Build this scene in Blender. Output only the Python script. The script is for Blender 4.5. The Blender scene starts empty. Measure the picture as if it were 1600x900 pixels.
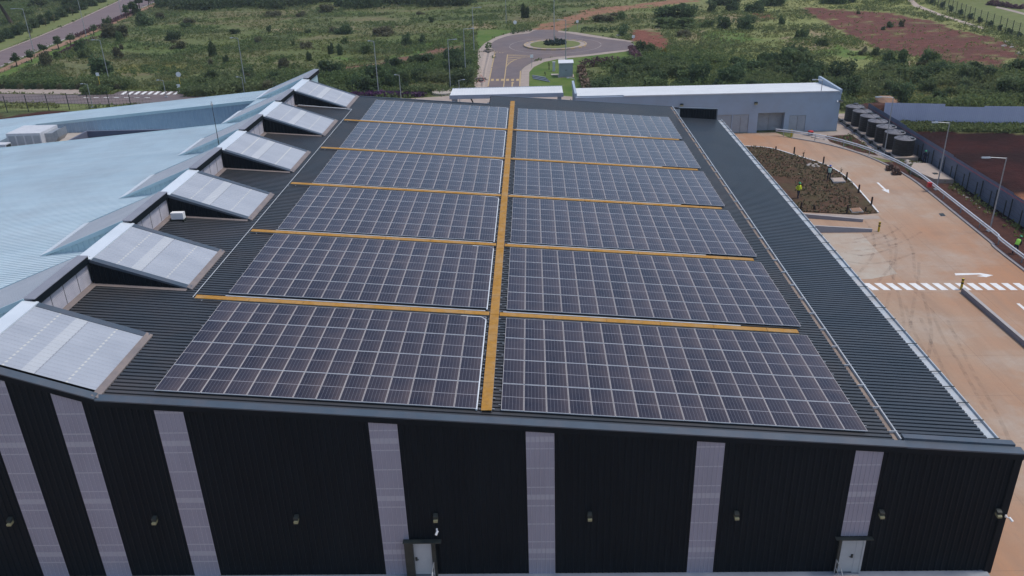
import bpy, bmesh, math, random
import numpy as np
from mathutils import Vector, Matrix, noise as mnoise

random.seed(7)
rng = np.random.default_rng(11)
R = math.radians
scene = bpy.context.scene
COL = scene.collection

# ------------------------------------------------------------------ camera
H = 30.3
F, PIT, YAW, ROL = 1296.39, 0.4379, 0.0324, -0.0303
_cy, _sy = math.cos(YAW), math.sin(YAW)
FWD = Vector((-_sy*math.cos(PIT), _cy*math.cos(PIT), -math.sin(PIT)))
_r = Vector((_cy, _sy, 0)); _u = _r.cross(FWD)
RGT = _r*math.cos(ROL) + _u*math.sin(ROL)
UPV = -_r*math.sin(ROL) + _u*math.cos(ROL)
cam = bpy.data.cameras.new('camera'); cam.sensor_width = 36; cam.lens = 36*F/1600
cam.clip_start = .5; cam.clip_end = 8000
cam_o = bpy.data.objects.new('camera', cam); COL.objects.link(cam_o)
m = Matrix((RGT, UPV, -FWD)).transposed().to_4x4(); m.translation = (0, 0, H)
cam_o.matrix_world = m
scene.camera = cam_o

# ------------------------------------------------------------------ sky, sun, exposure
SUN_EL, SUN_AZ = R(66), R(84)
world = bpy.data.worlds.new('World'); scene.world = world; world.use_nodes = True
wn = world.node_tree; bg = wn.nodes['Background']
sky = wn.nodes.new('ShaderNodeTexSky'); sky.sky_type = 'NISHITA'; sky.sun_disc = False
sky.sun_elevation = SUN_EL; sky.sun_rotation = SUN_AZ; sky.air_density = 1.0; sky.dust_density = 1.5
wn.links.new(sky.outputs[0], bg.inputs[0]); bg.inputs[1].default_value = 0.115
sl = bpy.data.lights.new('sun', 'SUN'); sl.energy = 1.5; sl.angle = R(10); sl.color = (1, .95, .87)
so = bpy.data.objects.new('sun', sl); COL.objects.link(so)
sd = Vector((math.sin(SUN_AZ)*math.cos(SUN_EL), math.cos(SUN_AZ)*math.cos(SUN_EL), math.sin(SUN_EL)))
so.rotation_euler = sd.to_track_quat('Z', 'Y').to_euler(); so.location = (0, 0, 80)
vs = scene.view_settings; vs.view_transform = 'Standard'; vs.look = 'None'; vs.exposure = 0.56; vs.gamma = 1
vs.use_curve_mapping = False

# ------------------------------------------------------------------ helpers
def G(px, py, z=0.0):
    """a point of the photograph laid on the level z"""
    d = FWD + RGT*((px-800)/F) - UPV*((py-450)/F)
    t = (z-H)/d.z
    return Vector((d.x*t, d.y*t, z))
def onY(px, py, Y):
    d = FWD + RGT*((px-800)/F) - UPV*((py-450)/F); t = Y/d.y
    return Vector((d.x*t, Y, H+d.z*t))

SLOPE = 0.0828
ZR = 8.96
def zroof(x): return ZR - SLOPE*x

class MB:
    def __init__(s): s.v = []; s.f = []; s.m = []
    def poly(s, pts, mi=0):
        i = len(s.v); s.v += [tuple(p) for p in pts]; s.f.append(tuple(range(i, i+len(pts)))); s.m.append(mi)
    def box(s, x0, x1, y0, y1, z0, z1, mi=0):
        s.hexa([(x0,y0,z0),(x1,y0,z0),(x1,y1,z0),(x0,y1,z0),(x0,y0,z1),(x1,y0,z1),(x1,y1,z1),(x0,y1,z1)], mi)
    def hexa(s, p, mi=0):
        i = len(s.v); s.v += [tuple(q) for q in p]
        for q in ((3,2,1,0),(4,5,6,7),(0,1,5,4),(1,2,6,5),(2,3,7,6),(3,0,4,7)):
            s.f.append(tuple(i+k for k in q)); s.m.append(mi)
    def bar(s, a, b, w, h, mi=0, up=(0,0,1)):
        a = Vector(a); b = Vector(b); d = (b-a).normalized(); up = Vector(up)
        sd_ = d.cross(up)
        if sd_.length < 1e-4: sd_ = d.cross(Vector((1,0,0)))
        sd_.normalize(); u = sd_.cross(d)
        p = []
        for c in (a, b):
            for (i, j) in ((-1,-1),(1,-1),(1,1),(-1,1)):
                p.append(c + sd_*(w/2*i) + u*(h/2*j))
        s.hexa([p[0],p[1],p[5],p[4],p[3],p[2],p[6],p[7]], mi)
    def tube(s, a, b, r0, r1=None, n=8, mi=0):
        r1 = r0 if r1 is None else r1
        a = Vector(a); b = Vector(b); d = (b-a).normalized()
        t = Vector((1,0,0)) if abs(d.x) < .8 else Vector((0,1,0))
        e1 = d.cross(t).normalized(); e2 = d.cross(e1)
        i = len(s.v)
        for c, r in ((a, r0), (b, r1)):
            for k in range(n):
                an = 2*math.pi*k/n
                s.v.append(tuple(c + e1*(r*math.cos(an)) + e2*(r*math.sin(an))))
        for k in range(n):
            k2 = (k+1) % n
            s.f.append((i+k, i+k2, i+n+k2, i+n+k)); s.m.append(mi)
        s.f.append(tuple(i+k for k in reversed(range(n)))); s.m.append(mi)
        s.f.append(tuple(i+n+k for k in range(n))); s.m.append(mi)
    def path(s, pts, r, n=6, mi=0):
        for a, b in zip(pts, pts[1:]): s.tube(a, b, r, r, n, mi)
    def lathe(s, prof, c=(0,0,0), n=24, mi=0, sx=1, sy=1):
        i = len(s.v)
        for (r, z) in prof:
            for k in range(n):
                a = 2*math.pi*k/n
                s.v.append((c[0]+r*sx*math.cos(a), c[1]+r*sy*math.sin(a), c[2]+z))
        for j in range(len(prof)-1):
            for k in range(n):
                k2 = (k+1) % n
                s.f.append((i+j*n+k, i+j*n+k2, i+(j+1)*n+k2, i+(j+1)*n+k)); s.m.append(mi)
        s.f.append(tuple(i+k for k in reversed(range(n)))); s.m.append(mi)
        s.f.append(tuple(i+(len(prof)-1)*n+k for k in range(n))); s.m.append(mi)
    def prism(s, poly, z0, z1, mi=0):
        n = len(poly); i = len(s.v)
        z0f = z0 if callable(z0) else (lambda x, y: z0)
        z1f = z1 if callable(z1) else (lambda x, y: z1)
        s.v += [(p[0], p[1], z0f(p[0], p[1])) for p in poly] + [(p[0], p[1], z1f(p[0], p[1])) for p in poly]
        ar = sum(poly[k][0]*poly[(k+1) % n][1]-poly[(k+1) % n][0]*poly[k][1] for k in range(n))
        o = range(n) if ar > 0 else range(n-1, -1, -1)
        o = list(o)
        s.f.append(tuple(i+k for k in reversed(o))); s.m.append(mi)
        s.f.append(tuple(i+n+k for k in o)); s.m.append(mi)
        for q in range(n):
            a, b = o[q], o[(q+1) % n]
            s.f.append((i+a, i+b, i+n+b, i+n+a)); s.m.append(mi)
    def build(s, name, mats, parent=None, smooth=False, world=True):
        if not isinstance(mats, (list, tuple)): mats = [mats]
        off = Vector((0,0,0))
        if parent is not None and world:
            p = parent
            while p is not None: off += p.location; p = p.parent
        me = bpy.data.meshes.new(name)
        me.from_pydata([(v[0]-off.x, v[1]-off.y, v[2]-off.z) for v in s.v], [], s.f)
        for mt in mats: me.materials.append(mt)
        me.polygons.foreach_set('material_index', s.m)
        if smooth: me.polygons.foreach_set('use_smooth', [True]*len(s.f))
        me.update()
        o = bpy.data.objects.new(name, me); COL.objects.link(o)
        if parent is not None: o.parent = parent
        return o

def tag(o, label=None, cat=None, group=None, kind=None):
    if label: o['label'] = label
    if cat: o['category'] = cat
    if group: o['group'] = group
    if kind: o['kind'] = kind
    return o
def thing(name, label, cat, loc=(0,0,0), group=None, rz=0):
    o = bpy.data.objects.new(name, None); COL.objects.link(o)
    o.location = loc; o.rotation_euler = (0,0,rz); o.empty_display_size = .5
    return tag(o, label, cat, group)
def copy_tree(o, parent=None):
    c = o.copy(); COL.objects.link(c)
    if parent is not None: c.parent = parent
    for ch in list(o.children): copy_tree(ch, c)
    return c
def struct(o): o['kind'] = 'structure'; return o

# ------------------------------------------------------------------ materials
def newmat(name):
    mt = bpy.data.materials.new(name); mt.use_nodes = True
    nt = mt.node_tree; b = nt.nodes['Principled BSDF']
    return mt, nt, b
def math_n(nt, op, a, b=None, c=None, clamp=False):
    n = nt.nodes.new('ShaderNodeMath'); n.operation = op; n.use_clamp = clamp
    for i, x in enumerate((a, b, c)):
        if x is None: continue
        if isinstance(x, (int, float)): n.inputs[i].default_value = x
        else: nt.links.new(x, n.inputs[i])
    return n.outputs[0]
def mix_n(nt, fac, a, b, bt='MIX'):
    n = nt.nodes.new('ShaderNodeMix'); n.data_type = 'RGBA'; n.blend_type = bt
    for sck, x in ((n.inputs[0], fac), (n.inputs[6], a), (n.inputs[7], b)):
        if isinstance(x, (int, float)): sck.default_value = x
        elif isinstance(x, tuple): sck.default_value = (*x, 1) if len(x) == 3 else x
        else: nt.links.new(x, sck)
    return n.outputs[2]
def noise_n(nt, vec, scale, detail=4, rough=.55):
    n = nt.nodes.new('ShaderNodeTexNoise'); n.inputs['Scale'].default_value = scale
    n.inputs['Detail'].default_value = detail; n.inputs['Roughness'].default_value = rough
    nt.links.new(vec, n.inputs['Vector']); return n.outputs['Fac']
def ramp_n(nt, fac, lo, hi):
    n = nt.nodes.new('ShaderNodeMapRange'); n.inputs[1].default_value = lo; n.inputs[2].default_value = hi
    nt.links.new(fac, n.inputs[0]); return n.outputs[0]
def coord(nt, kind='pos', scale=(1,1,1)):
    if kind == 'pos': v = nt.nodes.new('ShaderNodeNewGeometry').outputs['Position']
    else: v = nt.nodes.new('ShaderNodeTexCoord').outputs['Object']
    if scale != (1,1,1):
        mp = nt.nodes.new('ShaderNodeMapping'); mp.inputs['Scale'].default_value = scale
        nt.links.new(v, mp.inputs[0]); v = mp.outputs[0]
    return v
def M(name, c1, c2=None, scale=2.0, rough=.7, spec=.3, metal=0, bump=0, lo=.35, hi=.65, stretch=(1,1,1), kind='pos', dirt=None, dirt_amt=.5, dirt_scale=.4, rnd=0):
    mt, nt, b = newmat(name)
    b.inputs['Roughness'].default_value = rough; b.inputs['Metallic'].default_value = metal
    b.inputs['Specular IOR Level'].default_value = spec
    col = c1
    v = coord(nt, kind, stretch)
    if c2 is not None:
        fac = ramp_n(nt, noise_n(nt, v, scale, 6, .6), lo, hi)
        col = mix_n(nt, fac, c1, c2)
    if dirt is not None:
        f2 = math_n(nt, 'MULTIPLY', ramp_n(nt, noise_n(nt, coord(nt, kind), dirt_scale, 6, .65), .42, .72), dirt_amt)
        col = mix_n(nt, f2, col, dirt)
    if rnd:
        oi = nt.nodes.new('ShaderNodeObjectInfo')
        k = math_n(nt, 'MULTIPLY_ADD', oi.outputs['Random'], rnd, 1-rnd/2)
        hs = nt.nodes.new('ShaderNodeHueSaturation'); nt.links.new(k, hs.inputs['Value'])
        if isinstance(col, tuple): hs.inputs['Color'].default_value = (*col, 1)
        else: nt.links.new(col, hs.inputs['Color'])
        col = hs.outputs[0]
    if isinstance(col, tuple): b.inputs['Base Color'].default_value = (*col, 1)
    else: nt.links.new(col, b.inputs['Base Color'])
    if bump:
        bp = nt.nodes.new('ShaderNodeBump'); bp.inputs['Strength'].default_value = bump; bp.inputs['Distance'].default_value = .05
        nt.links.new(noise_n(nt, v, scale*6, 5, .6), bp.inputs['Height']); nt.links.new(bp.outputs[0], b.inputs['Normal'])
    return mt

m_roof = M('charcoal_roof_sheet', (.035,.041,.048), (.045,.051,.058), .25, .45, .35, dirt=(.095,.07,.058), dirt_amt=.4, dirt_scale=.22)
m_roof2 = M('charcoal_low_roof_sheet', (.026,.036,.047), (.036,.046,.058), .3, .42, .35, dirt=(.07,.06,.055), dirt_amt=.2)
m_flash = M('slate_flashing', (.050,.072,.098), (.064,.088,.115), .8, .4, .4, dirt=(.18,.12,.10), dirt_amt=.2, dirt_scale=.7)
m_ridge = M('ridge_grey', (.20,.205,.24), (.24,.245,.28), .8, .45, .4)
m_black = M('black_cladding', (.0042,.0080,.0125), (.0058,.0105,.0155), .5, .6, .12, stretch=(1,1,.3))
m_brownflash = M('dusty_flashing', (.16,.14,.14), (.22,.18,.165), 1.2, .6, .3)
m_white = M('white_roof_sheet', (.49,.595,.645), (.58,.67,.71), 1.1, .4, .4, stretch=(.07,1,1), lo=.3, hi=.7, dirt=(.30,.31,.33), dirt_amt=.35, dirt_scale=.15)
m_whitecap = M('white_ridge_cap', (.58,.63,.68), (.52,.57,.62), .5, .4, .4)
m_dormer = M('grey_dormer_sheet', (.36,.385,.425), (.41,.43,.465), .5, .45, .4, stretch=(.3,1,1))
m_lwall = M('pale_blue_cladding', (.41,.55,.60), (.46,.59,.63), .6, .5, .3)
m_louvre = M('louvre_grey', (.42,.41,.46), (.5,.48,.52), 2, .5, .3)
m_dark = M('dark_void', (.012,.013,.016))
m_galv = M('galvanised_gutter', (.36,.40,.43), (.46,.5,.53), 1.4, .45, .5, dirt=(.42,.33,.27), dirt_amt=.5, dirt_scale=.8)
m_gutdust = M('dusty_gutter', (.30,.235,.19), (.2,.16,.14), 1.8, .8, .2)
m_plinth = M('plinth_concrete', (.34,.36,.39), (.28,.3,.33), 1.5, .8, .2)
m_orange = M('ochre_grating', (.41,.205,.035), (.31,.155,.03), 5.0, .75, .2, bump=.3, dirt=(.40,.28,.16), dirt_amt=.55, dirt_scale=1.2)
m_conduit = M('white_conduit', (.66,.68,.70), (.55,.57,.6), 2, .4, .4)
m_alu = M('aluminium', (.30,.30,.31), (.36,.36,.36), 3, .4, .5, metal=.3)
m_rail = M('bright_rail', (.60,.62,.66), (.66,.68,.71), 1, .35, .5)
m_steel = M('galvanised_steel', (.30,.32,.345), (.37,.39,.41), 3, .4, .5, metal=.4)
m_darksteel = M('dark_green_steel', (.018,.026,.026), (.03,.038,.036), 3, .5, .4)
m_doorgrey = M('door_grey', (.38,.42,.45), (.33,.37,.4), 1.5, .5, .35)
m_util = M('utility_wall_paint', (.33,.40,.49), (.30,.37,.46), .5, .75, .25, dirt=(.36,.33,.33), dirt_amt=.25, dirt_scale=.5)
m_shutter = M('grey_shutter', (.30,.32,.345), (.35,.37,.39), 2, .55, .3)
m_utilroof = M('utility_roof', (.64,.65,.66), (.58,.59,.60), .5, .5, .3)
m_tank = M('black_plastic_tank', (.008,.009,.011), (.013,.015,.017), 1.5, .45, .4)
m_tanklid = M('grey_dusty_lid', (.12,.12,.135), (.17,.165,.18), 2, .55, .3)
m_concrete = M('raw_concrete', (.42,.33,.27), (.35,.29,.25), 1.2, .85, .2)
m_kerb = M('kerb_concrete', (.33,.31,.31), (.40,.37,.35), 1.5, .85, .2)
m_greywall = M('grey_painted_wall', (.26,.265,.30), (.29,.295,.33), 1, .8, .2)
m_whitepaint = M('white_paint', (.75,.75,.74), (.66,.64,.62), 1.6, .7, .2)
m_yellowpaint = M('orange_road_paint', (.48,.34,.17), (.40,.30,.17), 1.5, .8, .2)
m_asphalt = M('purple_grey_asphalt', (.125,.102,.108), (.155,.128,.13), .35, .85, .25, dirt=(.2,.14,.115), dirt_amt=.5, dirt_scale=.12)
m_asphalt2 = M('main_road_asphalt', (.155,.115,.118), (.18,.135,.135), .3, .85, .25, stretch=(.3,1,1))
m_pave = M('pale_paving', (.36,.295,.25), (.30,.245,.215), .8, .85, .2)
m_dirtpath = M('dirt_path', (.30,.18,.12), (.24,.15,.105), .6, .9, .1)
m_soil = M('dark_red_soil', (.055,.026,.022), (.085,.04,.03), 1.5, .95, .1, bump=.8)
m_bed = M('bed_soil', (.065,.038,.026), (.105,.06,.04), 1.2, .95, .1, bump=.9, dirt=(.075,.07,.036), dirt_amt=.8, dirt_scale=.35)
m_lawn = M('lawn_grass', (.060,.115,.024), (.10,.150,.034), .35, .9, .1, bump=.4, dirt=(.16,.17,.06), dirt_amt=.6, dirt_scale=.12)
m_lawn2 = M('dry_lawn', (.15,.17,.065), (.12,.15,.05), .3, .9, .1, dirt=(.2,.19,.09), dirt_amt=.5)
m_yellow = M('bollard_yellow', (.55,.40,.03), (.48,.34,.03), 3, .5, .3)
m_blackpaint = M('black_paint', (.012,.012,.014), None, rough=.5)
m_timber = M('dark_timber', (.035,.028,.026), (.055,.043,.038), 5, .85, .2)
m_red = M('red_plastic', (.45,.04,.04), None, rough=.5)
m_stone = M('pale_stone', (.42,.38,.35), (.32,.28,.26), 3, .9, .1)
m_purplefence = M('lavender_sheet', (.50,.49,.62), (.55,.54,.66), .7, .55, .3, stretch=(1,1,.2))
m_bluefence = M('blue_grey_sheet', (.16,.18,.235), (.19,.21,.27), .7, .55, .3, stretch=(1,1,.2))
m_lens = M('lamp_lens', (.26,.25,.15), None, rough=.3)
m_glass = M('dark_glass', (.03,.035,.04), None, rough=.1, spec=.5)
m_kiosk = M('kiosk_grey', (.27,.31,.32), (.31,.345,.355), 1, .6, .3)
m_skin = M('skin', (.10,.055,.038), None, rough=.6)
m_navy = M('navy_cloth', (.012,.018,.04), None, rough=.9)
m_hiviz = M('yellow_hiviz', (.62,.68,.03), None, rough=.8)
m_limeviz = M('lime_hiviz', (.35,.72,.10), None, rough=.8)
m_whiteviz = M('pale_green_vest', (.55,.72,.58), None, rough=.8)
m_ghat = M('green_hat', (.01,.22,.10), None, rough=.35)
m_bhat = M('blue_hat', (.02,.06,.30), None, rough=.35)
m_brown = M('brown_log', (.075,.048,.038), (.11,.07,.055), 4, .9, .1)
m_bark = M('bark', (.06,.045,.035), (.09,.07,.055), 6, .9, .1)
m_court = M('court_paving', (.42,.37,.32), (.36,.32,.28), 1, .8, .2)
m_courtdark = M('court_wall_slate', (.13,.14,.19), (.15,.16,.21), 1, .6, .3)
m_acwhite = M('equipment_white', (.55,.56,.58), (.48,.49,.52), 2, .5, .3)
m_camwhite = M('camera_white', (.8,.8,.8), None, rough=.4)

# translucent ribbed polycarbonate sheets: diffuse with faint bands where the purlins sit behind
def poly_mat(name, base, band, axis, pitch, strength):
    mt, nt, b = newmat(name)
    p = coord(nt); sx = nt.nodes.new('ShaderNodeSeparateXYZ'); nt.links.new(p, sx.inputs[0])
    c = sx.outputs[axis]
    q = math_n(nt, 'FRACT', math_n(nt, 'DIVIDE', c, pitch))
    thin = math_n(nt, 'LESS_THAN', q, .055)
    q3 = math_n(nt, 'FRACT', math_n(nt, 'DIVIDE', c, pitch*3))
    wide = math_n(nt, 'MULTIPLY', math_n(nt, 'LESS_THAN', math_n(nt, 'ABSOLUTE', math_n(nt, 'SUBTRACT', q3, .5)), .045), .75)
    f = math_n(nt, 'MULTIPLY', math_n(nt, 'MAXIMUM', thin, wide), strength)
    nz = ramp_n(nt, noise_n(nt, coord(nt, 'pos', (1,1,.35)), .8, 5), .3, .7)
    base2 = mix_n(nt, nz, base, tuple(min(1, x*1.18) for x in base))
    nt.links.new(mix_n(nt, f, base2, band), b.inputs['Base Color'])
    b.inputs['Roughness'].default_value = .35; b.inputs['Specular IOR Level'].default_value = .5
    return mt
m_strip = poly_mat('wall_polycarbonate', (.245,.25,.315), (.43,.44,.50), 2, 1.09, .8)
m_striprib = M('polycarbonate_rib', (.42,.42,.50), (.36,.36,.44), 1.5, .4, .4)
def sky_mat():
    mt, nt, b = newmat('roof_polycarbonate')
    sx = nt.nodes.new('ShaderNodeSeparateXYZ'); nt.links.new(coord(nt), sx.inputs[0]); x = sx.outputs[0]
    def band(c, w): return math_n(nt, 'LESS_THAN', math_n(nt, 'ABSOLUTE', math_n(nt, 'SUBTRACT', x, c)), w)
    dots = math_n(nt, 'GREATER_THAN', math_n(nt, 'FRACT', math_n(nt, 'DIVIDE', sx.outputs[1], .2963)), .35)
    nz = ramp_n(nt, noise_n(nt, coord(nt, 'pos', (.4,1,1)), .8, 5), .3, .7)
    c = mix_n(nt, nz, (.30,.325,.37), (.36,.385,.43))
    c = mix_n(nt, math_n(nt, 'MULTIPLY', band(-22.83, .27), .35), c, (.58,.59,.58))
    for q in (-23.85, -21.2): c = mix_n(nt, math_n(nt, 'MULTIPLY', math_n(nt, 'MULTIPLY', band(q, .04), dots), .6), c, (.62,.60,.52))
    c = mix_n(nt, math_n(nt, 'MULTIPLY', band(-22.53, .02), .6), c, (.16,.16,.17))
    nt.links.new(c, b.inputs['Base Color']); b.inputs['Roughness'].default_value = .4; b.inputs['Specular IOR Level'].default_value = .4
    return mt
m_skylight = sky_mat()

# photovoltaic glass
def pv_mat():
    mt, nt, b = newmat('solar_cells')
    o = nt.nodes.new('ShaderNodeTexCoord').outputs['Object']
    sx = nt.nodes.new('ShaderNodeSeparateXYZ'); nt.links.new(o, sx.inputs[0])
    x, y = sx.outputs[0], sx.outputs[1]
    def line(c, off, pitch, w):
        q = math_n(nt, 'FRACT', math_n(nt, 'DIVIDE', math_n(nt, 'SUBTRACT', c, off), pitch))
        d = math_n(nt, 'ABSOLUTE', math_n(nt, 'SUBTRACT', q, .5))
        return math_n(nt, 'GREATER_THAN', d, .5-w/pitch/2)
    lx = line(x, .022, .1643, .011)
    ly = line(y, .02, .0925, .006)
    mid = math_n(nt, 'LESS_THAN', math_n(nt, 'ABSOLUTE', math_n(nt, 'SUBTRACT', y, 1.135)), .013)
    oi = nt.nodes.new('ShaderNodeObjectInfo'); rn = oi.outputs['Random']
    c = mix_n(nt, rn, (.010,.010,.021), (.023,.021,.034))
    nz = noise_n(nt, coord(nt), 1.1, 5, .6)
    dx = math_n(nt, 'POWER', math_n(nt, 'DIVIDE', x, 1.03), 3.0)
    nbig = ramp_n(nt, noise_n(nt, coord(nt), .16, 4, .6), .35, .7)
    dust = math_n(nt, 'MULTIPLY', math_n(nt, 'ADD', math_n(nt, 'MULTIPLY', dx, .32), math_n(nt, 'MULTIPLY', ramp_n(nt, nz, .35, .8), .17)), math_n(nt, 'MULTIPLY_ADD', nbig, .6, .5))
    dust = math_n(nt, 'ADD', dust, .02)
    c = mix_n(nt, math_n(nt, 'MULTIPLY', ly, .06), c, (.28,.28,.32))
    c = mix_n(nt, math_n(nt, 'MULTIPLY', lx, .36), c, (.42,.42,.46))
    c = mix_n(nt, math_n(nt, 'MULTIPLY', mid, .75), c, (.5,.5,.54))
    c = mix_n(nt, dust, c, (.21,.15,.13))
    nt.links.new(c, b.inputs['Base Color'])
    b.inputs['Roughness'].default_value = .15; b.inputs['Specular IOR Level'].default_value = .33
    return mt
m_pv = pv_mat()
m_pvframe = M('panel_frame', (.38,.345,.34), (.46,.425,.41), .8, .45, .4)
m_pvend_skylit = M('panel_frame_end_skylit', (.50,.51,.54), (.58,.59,.61), .8, .4, .5)  # paler copy of the frame: sky reflection on the row ends put into the colour
m_pvback = M('panel_back', (.05,.05,.055))

# concrete yard under orange dust
def yard_mat():
    mt, nt, b = newmat('dusty_yard_concrete')
    p = coord(nt)
    a = ramp_n(nt, noise_n(nt, p, .055, 6, .6), .36, .62)
    c = mix_n(nt, a, (.40,.215,.125), (.385,.285,.21))
    s = ramp_n(nt, noise_n(nt, coord(nt, 'pos', (1,.10,1)), .8, 7, .7), .42, .68)
    c = mix_n(nt, math_n(nt, 'MULTIPLY', s, .6), c, (.29,.195,.14))
    d = ramp_n(nt, noise_n(nt, p, .11, 8, .72), .48, .7)
    c = mix_n(nt, math_n(nt, 'MULTIPLY', d, .75), c, (.42,.355,.30))
    g = ramp_n(nt, noise_n(nt, p, 3.5, 6, .7), .3, .75)
    c = mix_n(nt, math_n(nt, 'MULTIPLY', g, .28), c, (.28,.19,.14))
    sx = nt.nodes.new('ShaderNodeSeparateXYZ'); nt.links.new(p, sx.inputs[0])
    j1 = math_n(nt, 'LESS_THAN', math_n(nt, 'FRACT', math_n(nt, 'DIVIDE', sx.outputs[1], 5.2)), .006)
    j2 = math_n(nt, 'LESS_THAN', math_n(nt, 'FRACT', math_n(nt, 'DIVIDE', sx.outputs[0], 5.2)), .006)
    c = mix_n(nt, math_n(nt, 'MULTIPLY', math_n(nt, 'MAXIMUM', j1, j2), .5), c, (.17,.12,.09))
    nt.links.new(c, b.inputs['Base Color']); b.inputs['Roughness'].default_value = .9
    b.inputs['Specular IOR Level'].default_value = .15
    return mt
m_yard = yard_mat()

def leaf_mat(name, c1, c2, c3, rnd=.5, east_amt=0.0):
    mt, nt, b = newmat(name)
    p = coord(nt)
    f = ramp_n(nt, noise_n(nt, p, .9, 4, .7), .3, .7)
    c = mix_n(nt, f, c1, c2)
    f2 = ramp_n(nt, noise_n(nt, p, .045, 4, .6), .42, .65)
    sxx = nt.nodes.new('ShaderNodeSeparateXYZ'); nt.links.new(p, sxx.inputs[0]); east = math_n(nt, 'MULTIPLY', ramp_n(nt, sxx.outputs[0], 0, 90), east_amt)
    c = mix_n(nt, east, c, (.26,.27,.10))
    c = mix_n(nt, math_n(nt, 'MULTIPLY', f2, .7), c, c3)
    oi = nt.nodes.new('ShaderNodeObjectInfo')
    hs = nt.nodes.new('ShaderNodeHueSaturation')
    nt.links.new(math_n(nt, 'MULTIPLY_ADD', oi.outputs['Random'], rnd, 1-rnd/2), hs.inputs['Value'])
    nt.links.new(c, hs.inputs['Color']); nt.links.new(hs.outputs[0], b.inputs['Base Color'])
    b.inputs['Roughness'].default_value = .75; b.inputs['Specular IOR Level'].default_value = .15
    tl = nt.nodes.new('ShaderNodeBsdfTranslucent'); nt.links.new(hs.outputs[0], tl.inputs[0])
    mx = nt.nodes.new('ShaderNodeMixShader'); mx.inputs[0].default_value = .42
    nt.links.new(b.outputs[0], mx.inputs[1]); nt.links.new(tl.outputs[0], mx.inputs[2]); nt.links.new(mx.outputs[0], nt.nodes['Material Output'].inputs[0])
    return mt
m_leaf = leaf_mat('bush_leaves', (.085,.128,.052), (.135,.185,.075), (.15,.175,.085))
m_leafdark = leaf_mat('dark_leaves', (.060,.098,.048), (.095,.14,.062), (.10,.125,.062))
m_leafgrey = leaf_mat('olive_leaves', (.10,.11,.058), (.145,.15,.08), (.145,.13,.085))
m_tuft = leaf_mat('weed_blades', (.115,.155,.048), (.17,.20,.065), (.21,.195,.09), 0, .75)
m_thick = leaf_mat('thicket_leaves', (.090,.138,.052), (.15,.20,.075), (.17,.185,.09), 0, .3)
m_purpleleaf = leaf_mat('purple_leaves', (.12,.06,.085), (.17,.08,.11), (.14,.09,.085))
m_flower = leaf_mat('violet_flowers', (.14,.06,.15), (.10,.05,.11), (.06,.05,.05), 0)
m_yellowleaf = leaf_mat('yellow_leaves', (.20,.16,.03), (.15,.14,.03), (.16,.13,.04))

# ------------------------------------------------------------------ ground: one sheet to the horizon
def vnoise(x, y, scale, seed=0, octv=4):
    out = np.zeros_like(x, float); amp = 1; tot = 0
    for k in range(octv):
        g = np.random.default_rng(seed+k*17).random((256, 256))
        u = x/scale; v = y/scale
        iu = np.floor(u).astype(int); iv = np.floor(v).astype(int)
        fu = u-iu; fv = v-iv; fu = fu*fu*(3-2*fu); fv = fv*fv*(3-2*fv)
        a = g[iu % 256, iv % 256]; b_ = g[(iu+1) % 256, iv % 256]; c = g[iu % 256, (iv+1) % 256]; d = g[(iu+1) % 256, (iv+1) % 256]
        out += amp*((a*(1-fu)+b_*fu)*(1-fv)+(c*(1-fu)+d*fu)*fv); tot += amp
        amp *= .55; scale /= 2.1
    return out/tot
def inpoly(x, y, poly):
    ins = np.zeros(x.shape, bool); n = len(poly)
    for i in range(n):
        x1, y1 = poly[i][0], poly[i][1]; x2, y2 = poly[(i+1) % n][0], poly[(i+1) % n][1]
        if y1 == y2: continue
        c = ((y1 > y) != (y2 > y)) & (x < (x2-x1)*(y-y1)/(y2-y1)+x1)
        ins ^= c
    return ins
def GP(pts, z=0.0): return [G(px, py, z) for px, py in pts]
def catmull(pts, n=6, closed=False):
    P = [Vector(p) for p in pts]; out = []
    N = len(P); rg = range(N if closed else N-1)
    for i in rg:
        p0 = P[(i-1) % N] if closed or i > 0 else P[0]
        p1 = P[i]; p2 = P[(i+1) % N]
        p3 = P[(i+2) % N] if closed or i+2 < N else P[-1]
        for k in range(n):
            t = k/n
            out.append(.5*((2*p1)+(-p0+p2)*t+(2*p0-5*p1+4*p2-p3)*t*t+(-p0+3*p1-3*p2+p3)*t**3))
    if not closed: out.append(P[-1])
    return out

RED_FIELD = GP([(1248,10),(1300,14),(1390,19),(1450,30),(1490,42),(1560,62),(1592,82),(1580,105),(1530,108),(1480,99),(1400,82),(1340,64),(1300,45)])
DIRT_TRACK = GP([(826,52),(845,38),(880,30),(905,22),(945,12),(1000,7),(1075,-3),(1090,2),(1010,12),(960,19),(915,30),(890,38),(872,50)])
DIRT_RIGHT = GP([(985,66),(992,48),(1010,44),(1028,50),(1045,66),(1040,78),(1005,76),(985,76)])
DIRT_MID = GP([(505,112),(560,104),(600,94),(660,82),(705,72),(725,68),(722,76),(680,86),(640,96),(590,103),(545,110),(505,118)])
RED_SOIL_E = [(46.0,35),(46.0,112.5),(52,113.2),(62,111.6),(80,108.5),(130,100),(130,35)]
RED_SPOT = GP([(1183,19),(1200,19),(1222,26),(1220,30),(1195,26)])
RED_HEAP = GP([(1345,168),(1362,160),(1380,168),(1384,190),(1362,196)])
SOIL_W = GP([(-40,180),(60,176),(120,176),(120,200),(-40,220)])
LUSH = [GP([(690,60),(745,48),(750,62),(722,72),(690,70)]), GP([(1105,48),(1160,50),(1180,60),(1150,68),(1110,66)]), GP([(520,92),(600,86),(690,60),(700,66),(640,84),(560,98)]), GP([(1280,55),(1360,75),(1420,92),(1400,102),(1330,92),(1260,80)])]
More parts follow.
